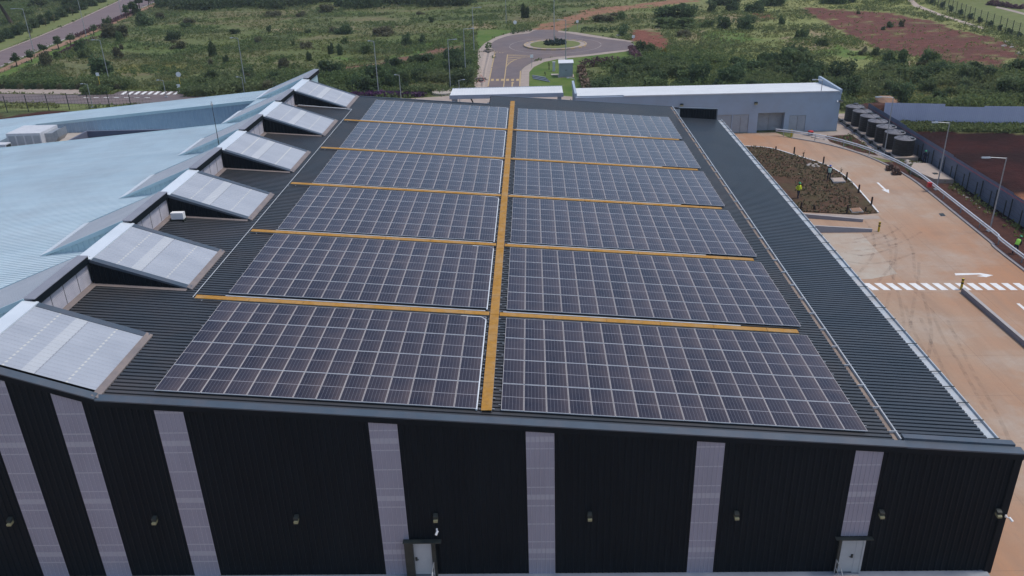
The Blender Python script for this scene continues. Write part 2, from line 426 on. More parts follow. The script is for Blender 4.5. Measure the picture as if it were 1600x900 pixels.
PALE = [GP([(1075,50),(1100,48),(1105,60),(1090,66),(1078,62)]), GP([(1085,28),(1150,20),(1215,24),(1180,34),(1100,34)]), GP([(740,38),(775,36),(775,44),(745,46)]),
        GP([(1220,55),(1280,62),(1300,78),(1260,80),(1225,70)]), GP([(1392,96),(1440,98),(1440,110),(1400,106)]), GP([(415,46),(470,44),(470,50),(425,52)]), GP([(545,42),(560,40),(560,48),(545,48)]), GP([(1015,40),(1034,41),(1030,46),(1015,46)]), GP([(1255,46),(1380,78),(1370,84),(1250,60)])]
YELLOW_W = [GP([(190,102),(240,96),(330,100),(340,108),(240,112),(190,112)])]

xs = np.concatenate([[-6000,-3000,-1500,-800,-500,-380], np.arange(-300, 221, 1.4), [280,380,600,1000,2000,4000,6000]])
ys = np.concatenate([[-3000,-1000,-300,-80,0], np.arange(30, 380, 1.4), [420,500,650,900,1500,3000,6000]])
gx, gy = np.meshgrid(xs, ys)
nx, ny = len(xs), len(ys)
W1 = vnoise(gx, gy, 9, 1)-.5; W2 = vnoise(gx, gy, 9, 5)-.5
qx, qy = gx+W1*9, gy+W2*9
col = np.zeros((*gx.shape, 3))
def lerp(a, b, t): return a+(np.array(b)-a)*t[..., None]
col[:] = (.11,.135,.050)
n1 = np.clip((vnoise(gx, gy*1.6, 22, 21)-.40)/.2, 0, 1); col = lerp(col, (.14,.145,.072), n1*.9)
n2 = np.clip((vnoise(gx, gy*1.8, 13, 31)-.52)/.12, 0, 1); col = lerp(col, (.070,.088,.042), n2*.8)
n3 = np.clip((vnoise(gx, gy*1.6, 16, 41)-.57)/.1, 0, 1); col = lerp(col, (.17,.145,.08), n3*.7)
n4 = np.clip((vnoise(gx, gy*1.6, 30, 51)-.60)/.1, 0, 1); col = lerp(col, (.085,.13,.035), n4*.6)
tR = np.clip((gx-10)/70, 0, 1); col = lerp(col, (.25,.26,.10), tR*.75)      # yellower grass towards the east
def paint(poly, c, amt=1.0):
    global col
    m_ = inpoly(qx, qy, poly).astype(float)
    m_ = m_*np.clip((vnoise(gx, gy, 3, 77)-.22)/.16, 0, 1)
    col = lerp(col, c, m_*amt)
for p in LUSH: paint(p, (.085,.15,.035), .8)
for p in PALE: paint(p, (.26,.205,.125), .85)
for p in YELLOW_W: paint(p, (.16,.15,.04), .7)
paint(RED_FIELD, (.135,.048,.044), .95)
rf = inpoly(qx, qy, RED_FIELD)*np.clip((vnoise(gx*.5+gy, gy*2, 10, 91)-.5)/.12, 0, 1); col = lerp(col, (.105,.055,.042), rf*.5)
paint(DIRT_TRACK, (.26,.14,.09)); paint(DIRT_RIGHT, (.19,.075,.055)); paint(DIRT_MID, (.19,.10,.075), .9)
es_ = inpoly(gx+W1*2, gy+W2*2, RED_SOIL_E).astype(float); col = lerp(col, (.042,.013,.012), es_); col = lerp(col, (.024,.010,.010), es_*np.clip((vnoise(gx, gy, 5, 15)-.42)/.15, 0, 1)); paint(RED_SPOT, (.18,.06,.05)); paint(RED_HEAP, (.07,.028,.024)); paint(SOIL_W, (.06,.025,.022))
paint(GP([(1570,305),(1600,300),(1660,330),(1640,350),(1585,322)]), (.25,.11,.06), .9)
mt_, nt_, b_ = newmat('field_ground')
at = nt_.nodes.new('ShaderNodeAttribute'); at.attribute_name = 'zone'
p_ = coord(nt_)
f_ = ramp_n(nt_, noise_n(nt_, p_, .55, 8, .72), .3, .7)
k_ = mix_n(nt_, f_, (.62,.62,.62), (1.35,1.35,1.3))
nt_.links.new(mix_n(nt_, 1.0, at.outputs['Color'], k_, 'MULTIPLY'), b_.inputs['Base Color'])
b_.inputs['Roughness'].default_value = .95; b_.inputs['Specular IOR Level'].default_value = .1
bp_ = nt_.nodes.new('ShaderNodeBump'); bp_.inputs['Distance'].default_value = .5; bp_.inputs['Strength'].default_value = .9
nt_.links.new(noise_n(nt_, p_, .8, 7, .7), bp_.inputs['Height']); nt_.links.new(bp_.outputs[0], b_.inputs['Normal'])
me = bpy.data.meshes.new('ground')
vz = np.zeros_like(gx)
me.vertices.add(nx*ny); me.vertices.foreach_set('co', np.stack([gx, gy, vz], -1).ravel())
ii, jj = np.meshgrid(np.arange(nx-1), np.arange(ny-1))
q = np.stack([jj*nx+ii, jj*nx+ii+1, (jj+1)*nx+ii+1, (jj+1)*nx+ii], -1).reshape(-1, 4)
me.loops.add(q.size); me.loops.foreach_set('vertex_index', q.ravel())
me.polygons.add(len(q)); me.polygons.foreach_set('loop_start', np.arange(len(q))*4); me.polygons.foreach_set('loop_total', np.full(len(q), 4))
me.update(); me.validate()
ca = me.color_attributes.new('zone', 'FLOAT_COLOR', 'POINT')
ca.data.foreach_set('color', np.concatenate([col, np.ones((*gx.shape, 1))], -1).ravel())
me.materials.append(mt_)
go = bpy.data.objects.new('ground', me); COL.objects.link(go); struct(go)

EXCL = []          # places where no weeds grow
def sheet(name, pts, z, mat, excl=True, thick=None):
    b = MB(); pts = [Vector((p[0], p[1], z)) for p in pts]
    ar = sum(pts[k].x*pts[(k+1) % len(pts)].y-pts[(k+1) % len(pts)].x*pts[k].y for k in range(len(pts)))
    if ar < 0: pts.reverse()
    b.poly(pts)
    if excl: EXCL.append([(p.x, p.y) for p in pts])
    return struct(b.build(name, mat))
def kerb(name, pts, w, h, mat, z0=0.0):
    """kerb run as one mitred bar"""
    b = MB(); P = [Vector((p[0], p[1], 0)) for p in pts]; n = len(P); L = []; Rr = []
    for i in range(n):
        d = (P[min(i+1, n-1)]-P[max(i-1, 0)]).normalized(); s_ = Vector((-d.y, d.x, 0))*(w/2)
        L.append(P[i]+s_); Rr.append(P[i]-s_)
    mats = mat if isinstance(mat, list) else [mat]
    for i in range(n-1):
        b.hexa([(*Rr[i].xy, z0), (*Rr[i+1].xy, z0), (*L[i+1].xy, z0), (*L[i].xy, z0), (*Rr[i].xy, z0+h), (*Rr[i+1].xy, z0+h), (*L[i+1].xy, z0+h), (*L[i].xy, z0+h)], i % len(mats))
    return struct(b.build(name, mats))

# --- yard
KERBX = [(42.1,20),(42.05,66.2),(42.4,73),(42.66,79.3),(43.0,87.5),(43.05,92.5),(42.4,97.6),(40.9,103),(38.1,107.8),(34.7,111)]
KC = catmull([(x, y, 0) for x, y in KERBX], 6)
sheet('yard', [(-90,-60),(60,-60),(60,20)]+[(p.x, p.y) for p in KC]+[(33.5,114.1),(4,114.1),(4,117),(-40,117),(-40,99.5),(21.5,99.5),(21.5,30),(-90,30)], .02, m_yard)
kerb('kerb', [(p.x+.12, p.y) for p in KC], .24, .14, m_kerb)
sheet('soil_bank', [(p.x+.24, p.y) for p in KC][2:-14]+[(42.6,99),(44.5,99),(47.0,99),(47.0,20),(42.4,20)], .05, m_soil)
sheet('soil_bank', GP([(1288,213),(1330,211),(1352,226),(1372,244),(1340,237),(1297,222)]), .05, m_soil)
sheet('tank_path', [(36,113.9)]+[(p.x+.24, p.y) for p in KC][-14:][::-1]+[(44.1,99.2),(44.12,104),(44.12,122),(47.1,122),(47.1,124),(42,124),(42,113.9)], .035, m_pave)

# --- planting bed between warehouse and yard road
BED = catmull([Vector(p) for p in GP([(1150,229),(1200,232),(1240,243),(1290,259),(1322,278),(1347,304),(1372,333.5)])], 5)
sheet('planting_bed', [(p.x, p.y) for p in BED]+[tuple(G(1340,336).xy), tuple(G(1250,331.5).xy), (21.8, 81.3), (21.8, 104)], .10, m_bed, excl=False)
kerb('kerb', [(p.x, p.y) for p in BED], .15, .16, m_whitepaint)
pv1 = GP([(1250,333),(1372,337.5),(1376,342),(1350,343.5),(1252,337)])
sheet('paving_strip', [(21.8, pv1[0].y)]+[(p.x, p.y) for p in pv1]+[(21.8, pv1[-1].y)], .03, m_pave)

sheet('concrete_apron', GP([(1262,365),(1346,365),(1374,396),(1402,428),(1362,436),(1335,437),(1290,400)]), .024, M('pale_apron_concrete', (.40,.335,.275), (.43,.38,.32), .5, .9, .15, dirt=(.36,.22,.14), dirt_amt=.6, dirt_scale=.3))
# --- markings in the yard
b = MB()
for i in range(16):
    x0 = 1347.5+18.05*i
    b.poly(GP([(x0, 442.3), (x0+15.5, 453.2), (x0+26.5, 453.2), (x0+10.5, 442.3)], .03)[0:4])
zc = b.build('zebra_crossing', m_whitepaint); struct(zc)
def arrow(name, a, c, w, hw, hl):
    a = G(*a, .03); c = G(*c, .03); d = (c-a).normalized(); s_ = Vector((-d.y, d.x, 0)); k = c-d*hl
    b = MB(); b.poly([a-s_*w, k-s_*w, k-s_*hw, c, k+s_*hw, k+s_*w, a+s_*w]); return struct(b.build(name, m_whitepaint))
arrow('road_arrow', (1371,285), (1389.5,302), .12, .4, 1.3)
b = MB(); b.poly(GP([(1491.5,427),(1531,426.5),(1552,430),(1541,433),(1526,431.2),(1536,430.2),(1530,428.9),(1493,430.2)], .03)); struct(b.build('road_arrow', m_whitepaint))
b = MB(); b.poly(GP([(1588,474),(1593,474),(1640,512),(1634,514)], .03)); struct(b.build('lane_line', m_whitepaint))
# tyre marks: thin curved skids
mt_, nt_, b_ = newmat('tyre_rubber_stain')
b_.inputs['Base Color'].default_value = (.17,.125,.10,1); b_.inputs['Roughness'].default_value = .9
tr = nt_.nodes.new('ShaderNodeBsdfTransparent'); ms = nt_.nodes.new('ShaderNodeMixShader')
fz = ramp_n(nt_, noise_n(nt_, coord(nt_), 1.3, 5, .7), .38, .75)
nt_.links.new(math_n(nt_, 'MULTIPLY', fz, .26), ms.inputs[0]); nt_.links.new(tr.outputs[0], ms.inputs[1]); nt_.links.new(b_.outputs[0], ms.inputs[2])
nt_.links.new(ms.outputs[0], nt_.nodes['Material Output'].inputs[0]); m_skid = mt_
b = MB()
k = 0
for base in ([(1372,440),(1385,425),(1398,405),(1400,380),(1390,355),(1370,335)], [(1440,452),(1430,430),(1428,410),(1426,392),(1415,370),(1395,350)], [(1330,392),(1370,388),(1410,378),(1440,362)],
             [(1310,405),(1350,412),(1390,408),(1430,395)], [(1420,520),(1425,490),(1430,460),(1435,435),(1436,410)], [(1450,560),(1455,520),(1448,480),(1440,455)], [(1356,385),(1380,380),(1402,372)],
             [(1540,640),(1500,570),(1470,520),(1455,480)], [(1590,720),(1560,650),(1520,580),(1480,500)]):
    for off in (0, 1.9):
        C = catmull(GP(base, .026), 6)
        for i in range(len(C)-1):
            d = (C[i+1]-C[i]).normalized(); s_ = Vector((-d.y, d.x, 0)); 
            p = C[i]+s_*off; q_ = C[i+1]+s_*off; w = .13
            b.poly([(*(p-s_*w).xy, .026+k*1e-4), (*(q_-s_*w).xy, .026+k*1e-4), (*(q_+s_*w).xy, .026+k*1e-4), (*(p+s_*w).xy, .026+k*1e-4)])
        k += 1
struct(b.build('tyre_marks', m_skid))

# --- roads west
road_up = [(-60,103),(0,81),(60,58),(120,32.5),(190,0),(270,-36)]
road_lo = [(-60,130),(0,105),(60,79),(110,58),(160,37.5),(207,18.5),(262,-5),(330,-36)]
RU = GP(road_up); RL = GP(road_lo)
sheet('main_road', [(p.x, p.y) for p in RU]+[(p.x, p.y) for p in reversed(RL)], .03, m_asphalt2)
kerb('kerb', [(p.x, p.y) for p in RU], .5, .15, m_pave)
kerb('kerb', [(p.x, p.y) for p in RL], .35, .15, m_kerb)
sheet('footpath', GP([(-60,141),(0,114.5),(60,88),(110,67),(160,46),(212,22),(262,1),(255,0),(205,20),(160,40.5),(110,61),(60,82),(0,108),(-60,133)]), .025, m_dirtpath)
sheet('verge', GP([(-60,101),(0,79),(60,56),(120,31),(190,-2),(160,-6),(120,12),(60,38),(0,62),(-60,84)]), .015, m_lawn2)
sheet('verge', GP([(-40,142),(0,125),(50,102),(110,77),(168,51),(164,46),(110,68),(60,89),(0,115.5),(-40,132)]), .015, m_lawn)
sheet('pavement', GP([(-60,136),(0,137.2),(90,138.6),(128,139.8),(126,147.6),(0,145.8),(-60,145)]), .05, m_pave)
sheet('side_road', GP([(-60,146),(0,146.6),(126,148.4),(176,147.6),(188,142.5),(278,142.5),(292,151),(520,150),(560,160),(440,171),(300,168),(200,164),(0,160),(-60,159)]), .03, m_asphalt)
sheet('road_edge_grass', GP([(-60,160.5),(0,161.2),(200,165),(300,169),(300,178),(200,174),(0,172),(-60,172)]), .012, m_lawn2, excl=False)
b = MB()
for i in range(9):
    x0 = 188+10.2*i
    b.poly(GP([(x0, 147.6), (x0+7, 142.9), (x0+12, 142.9), (x0+5, 147.6)], .045))
struct(b.build('zebra_crossing', m_whitepaint))
b = MB()
for i in range(7):
    b.poly(GP([(130+16*i, 152), (138+16*i, 152.1), (138+16*i, 152.7), (130+16*i, 152.6)], .045))
struct(b.build('lane_line', m_whitepaint))

# --- gate road, roundabout
RC = Vector((5.2, 194.3, 0))
def ring(c, r, n=64, a0=0, a1=2*math.pi): return [(c.x+r*math.cos(a0+(a1-a0)*i/n), c.y+r*math.sin(a0+(a1-a0)*i/n)) for i in range(n+1)]
road_pts = GP([(758,150),(761.5,136.7),(767,108),(772.6,81),(766.5,73),(770,66),(782,60),(800,55),(826,52),(838,47),(868,47),(872,50),(888,52),(918,57),(950,61.5),(985,66),(988,76),(950,81),(910,86),(870,89),(852,91.5),(832,97.5),(820,104.5),(815,109.5),(813.5,122),(812.5,136.7),(812,150)])
sheet('gate_road', catmull([Vector(p) for p in road_pts], 3, False)[:-1], .03, m_asphalt)
pave_pts = GP([(735,153),(740,137),(746,100),(747.5,78),(757,68),(775,58),(800,50.5),(828,47.5),(840,46)]+[(826,52),(800,55),(782,60),(770,66),(766.5,73),(772.6,81),(767,108),(761.5,136.7),(758,153)])
sheet('pavement', [tuple(p.xy) for p in pave_pts], .022, m_pave)
pave2 = GP([(826.5,152),(826.5,136),(827,113),(834,105),(850,97),(872,92.5),(912,88.5),(950,84),(990,79),(988,76),(950,81),(910,86),(870,89),(852,91.5),(832,97.5),(820,104.5),(815,109.5),(812.5,136.7),(812,152)])
sheet('pavement', [tuple(p.xy) for p in pave2], .024, m_pave)
pave3 = GP([(872,48),(900,50.5),(940,57),(990,64.5),(985,66),(950,61.5),(918,57),(888,52),(872,50)])
sheet('pavement', [tuple(p.xy) for p in pave3], .024, m_pave)
sheet('lawn', GP([(827,113),(834,105),(850,97),(872,92.5),(912,88.5),(950,84),(985,80),(992,92),(980,97),(912,101),(906,108),(910,122),(910,140),(905,156),(830,156),(827,140)]), .016, m_lawn)
sheet('lawn', GP([(747.5,77),(744,60),(747,48),(770,46),(798,47.5),(800,50),(775,57.5),(757,67.5)]), .016, m_lawn)
sheet('lawn', GP([(908,50.5),(965,51),(972,60),(945,57)]), .016, m_lawn2)
chan = GP([(756.5,82),(767.5,82),(761,108),(757,137),(746,137),(751,110)])
sheet('drain_channel', [tuple(p.xy) for p in chan], .034, m_concrete)
chan2 = GP([(761.5,83),(765,83),(758.5,108),(754,136),(751,136),(755.5,110)])
sheet('drain_bed', [tuple(p.xy) for p in chan2], .042, M('wet_channel', (.2,.165,.15), (.28,.23,.2), 1.5))
b = MB()
for i in range(64):                                     # lane circle
    a0 = 2*math.pi*i/64; a1 = a0+2*math.pi/64
    if i % 16 == 15: continue
    b.poly([(RC.x+r*math.cos(a), RC.y+r*1.06*math.sin(a), .04) for r, a in ((10.3,a0),(10.5,a0),(10.5,a1),(10.3,a1))])
struct(b.build('lane_circle', M('worn_pink_paint', (.33,.28,.26), (.2,.165,.16), 1.2)))
b = MB()
def mline(a, c, w, z=.04):
    a = G(*a, z); c = G(*c, z); d = (c-a).normalized(); s_ = Vector((-d.y, d.x, 0))*w/2
    b.poly([a-s_, c-s_, c+s_, a+s_])
mline((793,85), (790.5,106), .18); mline((790.4,106.5), (786.8,136), .18, .041)
mline((793.5,84.4), (829,87.6), .18, .042)
C = catmull(GP([(790.7,104),(798,97),(810,91.5),(829,88.2)], .043), 5)
for p, q_ in zip(C, C[1:]):
    d = (q_-p).normalized(); s_ = Vector((-d.y, d.x, 0))*.09; b.poly([p-s_, q_-s_, q_+s_, p+s_])
for i, (x0, x1) in enumerate(((793,821),(792.6,814),(792.3,807),(792,802),(791.6,798))): mline((x0, 86.4+2.9*i), (x1, 87.9+2.6*i), .35, .044)
mline((762.5,135), (768.3,106), .2); mline((768.4,105), (773.6,82), .2, .041)
mline((812,135), (813.2,110.5), .2)
struct(b.build('road_markings', m_yellowpaint))
b = MB()
for i in range(6):
    x0 = 767+7.9*i; b.poly(GP([(x0, 126.3), (x0+4.4, 126.2), (x0+4.6, 123.2), (x0+.4, 123.3)], .047))
for i in range(4): b.poly(GP([(771+4.5*i, 80.2+.6*i), (773+4.5*i, 80.4+.6*i), (773+4.5*i, 81+.6*i), (771+4.5*i, 80.8+.6*i)], .047))
b.poly(GP([(799,136),(801,136),(801.5,130),(804,130),(801,127.5),(798,130),(799.5,130)], .047))
struct(b.build('stop_markings', m_yellowpaint))
b = MB(); b.lathe([(7.0,0),(7.0,.2),(6.1,.22),(0.1,.25)], RC+Vector((0,0,.03)), 48); 
isl = struct(b.build('roundabout_island', m_pave))
b = MB(); b.lathe([(5.7,0),(5.7,.03),(0.1,.06)], RC+Vector((0,0,.27)), 40); struct(b.build('island_lawn', m_lawn2))
kerb('island_kerb', ring(RC, 7.0, 40), .35, .32, [m_pave, m_yellowpaint])
EXCL.append(ring(RC, 7))
sheet('gate_forecourt', GP([(470,152.5),(560,151.2),(640,154),(700,150),(735,146),(740,150),(830,146),(905,152),(915,160),(700,180),(480,170)]), .018, m_pave)
sheet('east_lawn', GP([(1455,0),(1475,14),(1530,32),(1600,58),(1700,95),(1760,60),(1600,-5),(1500,-8)]), .02, m_lawn2)
sheet('gravel_path', GP([(1418,-8),(1436,8),(1470,22),(1524,39),(1540,44),(1536,46),(1515,40),(1462,23),(1428,10),(1408,-8)]), .03, m_concrete)
sheet('gravel_path', GP([(1555,12),(1580,18),(1610,26),(1610,23),(1580,15),(1558,10)]), .03, m_pave)
print('SETTING', len(bpy.data.objects))

# ------------------------------------------------------------------ the warehouse
wh = thing('warehouse', 'huge black clad warehouse with dark ribbed roof under solar panels, white roof at left', 'warehouse', (-2, 60, 0))
def corr(b, xl, y0, y1, zf, pitch=.305, h=.045, mi=0, prof_=((0,0),(.55,0),(.66,1),(.88,1))):
    """ribbed sheet: ribs run along x, profile across y"""
    prof = []
    y = y0
    while y < y1-1e-6:
        for fy, fz in prof_:
            yy = y+fy*pitch
            if yy < y1: prof.append((yy, fz*h))
        y += pitch
    prof.append((y1, 0))
    i = len(b.v); n = len(xl)
    for (yy, dz) in prof:
        for x in xl: b.v.append((x, yy, zf(x)+dz))
    for k in range(len(prof)-1):
        for j in range(n-1):
            a = i+k*n+j; b.f.append((a, a+1, a+n+1, a+n)); b.m.append(mi)
def corrwall(b, x0, x1, Y, z0, zt, pitch=.3, h=.035, mi=0, along='x', sgn=-1):
    """ribbed wall, ribs upright; zt a function of the running coordinate"""
    prof = []; x = x0
    while x < x1-1e-6:
        for fx, fo in ((0,0),(.6,0),(.7,1),(.9,1)):
            if x+fx*pitch < x1: prof.append((x+fx*pitch, fo*h))
        x += pitch
    prof.append((x1, 0)); i = len(b.v)
    for (x, o) in prof:
        za = z0(x) if callable(z0) else z0
        for z in (za, zt(x)):
            b.v.append((x, Y+sgn*o, z) if along == 'x' else (Y+sgn*o, x, z))
    for k in range(len(prof)-1):
        a = i+2*k; b.f.append((a, a+2, a+3, a+1) if (sgn < 0) == (along == 'x') else (a, a+1, a+3, a+2)); b.m.append(mi)

MON = [(31.1, 36.99), (42.5, 48.13), (53.77, 59.3), (64.95, 70.85), (76.35, 82.3), (87.65, 93.65)]
XL, XRM = -25.25, -19.75
def zmon(x): return 10.66+(XRM-x)*.352
def zwhite(x): return 11.06-.083*(-25.3-x)
FY0 = 31.1

b = MB(); PR = ((0,0),(.30,0),(.34,1),(.95,1)); corr(b, [-25.3, -19.7, -4.95], 31.25, 93.75, lambda x: zroof(x)-.055, h=.085, prof_=PR); corr(b, [-4.95, 5, 16.1], 31.25, 98.1, lambda x: zroof(x)-.055, h=.085, prof_=PR); b.build('roof_sheet', m_roof, wh)
b = MB(); corr(b, [16.42, 20.65], 31.4, 93.0, lambda x: zroof(x)-.09, h=.085, prof_=PR); b.build('lower_roof_sheet', m_roof2, wh)
# valley gutter between the two roof sheets and eaves gutter
b = MB(); b.hexa([(16.1,31.45,7.50),(16.36,31.45,7.50),(16.36,98.1,7.50),(16.1,98.1,7.50),(16.1,31.45,7.585),(16.36,31.45,7.585),(16.36,98.1,7.585),(16.1,98.1,7.585)])
b.box(16.36, 16.42, 31.45, 98.1, 7.5, 7.72, 1)
for k in range(33): b.box(16.08, 16.44, 32+2*k, 32.05+2*k, 7.64, 7.74, 1)
b.build('valley_gutter', [m_gutdust, m_galv], wh)
b = MB(); z_ = 7.12
b.box(20.67, 21.12, 31.45, 93.0, z_-.1, z_); b.box(21.12, 21.17, 31.45, 93.2, z_-.3, z_+.12); b.box(20.62, 20.67, 31.45, 93.0, z_-.1, z_+.06)
for k in range(41): b.box(20.62, 21.18, 32+1.5*k, 32.04+1.5*k, z_+.122, z_+.15, 1)
b.build('eaves_gutter', [m_galv, m_darksteel], wh)
# walls
STR = [(-24.9,-23.6),(-21.72,-20.42),(-17.25,-15.94),(-7.66,-6.36),(-.59,.70),(7.13,8.39),(14.29,15.54)]
def ztopf(x):
    if x < -25.3: return zwhite(x)-.1
    if x < XRM: return zmon(x)-.12
    return zroof(x)-.1
b = MB(); cur = -76.0
for (a, c) in STR+[(21.75, None)]:
    for lo, hi in ((cur, a),):
        cuts = [lo]+[q for q in (-25.3, XRM) if lo < q < hi]+[hi]
        for p0, p1 in zip(cuts, cuts[1:]): corrwall(b, p0, p1, FY0, .2, ztopf)
    cur = c
b.poly([(-76,31.2,.2),(21.7,31.2,.2),(21.7,31.2,6.9),(-19.75,31.2,10.3),(-25.3,31.2,12.2),(-25.3,31.2,10.8),(-76,31.2,6.6)])
b.box(21.45, 21.78, 31.0, 31.6, .1, 6.95)
b.build('front_wall', m_black, wh)
b = MB(); corrwall(b, 31.6, 93, 21.05, .2, lambda y: 7.0, along='y', sgn=1)
corrwall(b, -25.3, -5, 93.7, .2, lambda x: zroof(x)-.02, sgn=1); corrwall(b, 93.7, 98.05, -5, .2, lambda y: zroof(-5)-.02, along='y', sgn=-1)
corrwall(b, -5, 21, 98.05, .2, lambda x: zroof(x)-.02, sgn=1); corrwall(b, 93, 98.05, 20.6, .2, lambda y: 7.0, along='y', sgn=1)
b.build('rear_wall', m_black, wh)
b = MB(); corrwall(b, 16.45, 20.5, 93.05, 7.0, lambda x: 8.66-.055*(x-16.2)); b.poly([(16.45,93.2,7),(20.5,93.2,7),(20.5,93.2,8.42),(16.45,93.2,8.64)])
b.build('parapet_wall', m_black, wh)
b = MB(); b.hexa([(16.3,92.95,8.60),(20.6,92.95,8.37),(20.6,93.3,8.37),(16.3,93.3,8.60),(16.3,92.95,8.69),(20.6,92.95,8.45),(20.6,93.3,8.45),(16.3,93.3,8.69)]); b.box(20.5,20.62,92.97,93.25,6.9,8.36); b.build('parapet_coping', m_flash, wh)
b = MB(); b.poly([(16.42,93.3,7.45),(20.6,93.3,7.1),(20.6,98.1,7.1),(16.42,98.1,7.45)]); b.build('rear_low_roof', m_roof2, wh)
b = MB(); b.box(-76, 21.6, 30.7, 31.06, -.05, .2); b.box(21.1, 21.4, 31.1, 93, -.05, .22); b.build('plinth', m_plinth, wh)
# barge flashing along the front edge, fascia beneath it
b = MB()
for (x0, x1, zf) in ((XRM, 16.5, zroof), (XL-.45, XRM, zmon)):
    z0, z1 = zf(x0), zf(x1); o = .06
    b.hexa([(x0,30.97,z0-.34),(x1,30.97,z1-.34),(x1,31.02,z1-.34),(x0,31.02,z0-.34),(x0,30.97,z0+o-.09),(x1,30.97,z1+o-.09),(x1,31.02,z1+o-.09),(x0,31.02,z0+o-.09)], 1)
    b.hexa([(x0,30.93,z0+o-.085),(x1,30.93,z1+o-.085),(x1,31.32,z1+o-.04),(x0,31.32,z0+o-.04),(x0,30.93,z0+o-.02),(x1,30.93,z1+o-.02),(x1,31.32,z1+o+.05),(x0,31.32,z0+o+.05)], 0)
x0, x1 = 16.5, 21.8; z0, z1 = zroof(x0), zroof(x1)
b.hexa([(x0,30.97,z0-.36),(x1,30.97,z1-.36),(x1,31.02,z1-.36),(x0,31.02,z0-.36),(x0,30.97,z0-.05),(x1,30.97,z1-.05),(x1,31.02,z1-.05),(x0,31.02,z0-.05)], 1)
b.hexa([(x0,30.93,z0-.045),(x1,30.93,z1-.045),(x1,31.40,z1-.02),(x0,31.40,z0-.02),(x0,30.93,z0+.03),(x1,30.93,z1+.03),(x1,31.40,z1+.07),(x0,31.40,z0+.07)], 0)
b.hexa([(x0,31.40,z0+.05),(x1-.25,31.40,z1+.05),(x1-.25,31.74,z1+.07),(x0,31.74,z0+.07),(x0,31.40,z0+.20),(x1-.25,31.40,z1+.20),(x1-.25,31.74,z1+.20),(x0,31.74,z0+.20)], 0)
b.build('barge_flashing', [m_flash, m_black], wh)
# edge flashing of the rear
b = MB(); b.box(-19.7, -5, 93.7, 93.9, zroof(-5)-.1, zroof(-5)-.05)
for (x0, x1, Y) in ((-25.3, -4.95, 93.75), (-4.95, 16.4, 98.1)):
    b.hexa([(x0,Y,zroof(x0)-.2),(x1,Y,zroof(x1)-.2),(x1,Y+.15,zroof(x1)-.2),(x0,Y+.15,zroof(x0)-.2),(x0,Y,zroof(x0)+.06),(x1,Y,zroof(x1)+.06),(x1,Y+.15,zroof(x1)+.06),(x0,Y+.15,zroof(x0)+.06)])
b.build('rear_flashing', m_flash, wh)

# tall translucent strips in the front wall
for (a, c) in STR:
    b = MB(); zb = 2.42 if a > 14 else .2
    prof = []; x = a
    n = 6; w = (c-a)/n
    for k in range(n):
        for fx, o in ((0,0),(.86,0),(.88,.02),(.96,.02)): prof.append((a+(k+fx)*w, o))
    prof.append((c, 0)); i = len(b.v)
    for (x, o) in prof:
        b.v.append((x, 31.06-o, zb)); b.v.append((x, 31.06-o, ztopf(x)-.22))
    for k in range(len(prof)-1):
        b.f.append((i+2*k, i+2*k+2, i+2*k+3, i+2*k+1)); b.m.append(1 if k % 4 == 2 else 0)
    b.build('translucent_strip', [m_strip, m_striprib], wh)

# doors
for (x0, x1, xf0, xf1, hinge) in ((-6.16, -5.28, -6.58, -5.08, 1), (14.35, 15.05, 14.22, 15.46, -1)):
    b = MB(); b.box(x0, x1, 30.93, 30.99, .32, 2.34); d = b.build('door', m_doorgrey, wh)
    f = MB()
    if hinge > 0:
        f.box(xf0, x0-.003, 30.78, 31.03, .2, 2.40); f.box(x1+.003, xf1, 30.85, 31.03, .2, 2.40)
        f.box(xf0-.05, xf1+.3, 30.76, 31.03, 2.403, 2.44); fm = m_darksteel
    else:
        f.box(x1+.003, xf1-.1, 30.92, 31.03, .25, 2.38, 1); f.box(xf0, x0-.003, 30.9, 31.03, .25, 2.38); f.box(xf1-.097, xf1, 30.9, 31.03, .25, 2.38, 1)
        f.box(xf0-.2, xf1+.3, 30.78, 31.03, 2.383, 2.41); fm = m_darksteel
    f.build('frame', [fm, m_doorgrey], d)
    h_ = MB(); hx = x0+.1 if hinge > 0 else x1-.12
    h_.box(hx-.05, hx+.05, 30.90, 30.928, 1.2, 1.42); h_.tube((hx, 30.87, 1.3), (hx+.13*hinge, 30.87, 1.3), .02); h_.build('handle', m_darksteel, d)
    s_ = MB(); s_.box(x0-.25, x1+.25, 30.0, 30.69, 0, .3); s_.box(x0-.25, x1+.25, 29.7, 29.995, 0, .15); s_.build('door_step', m_concrete, wh)

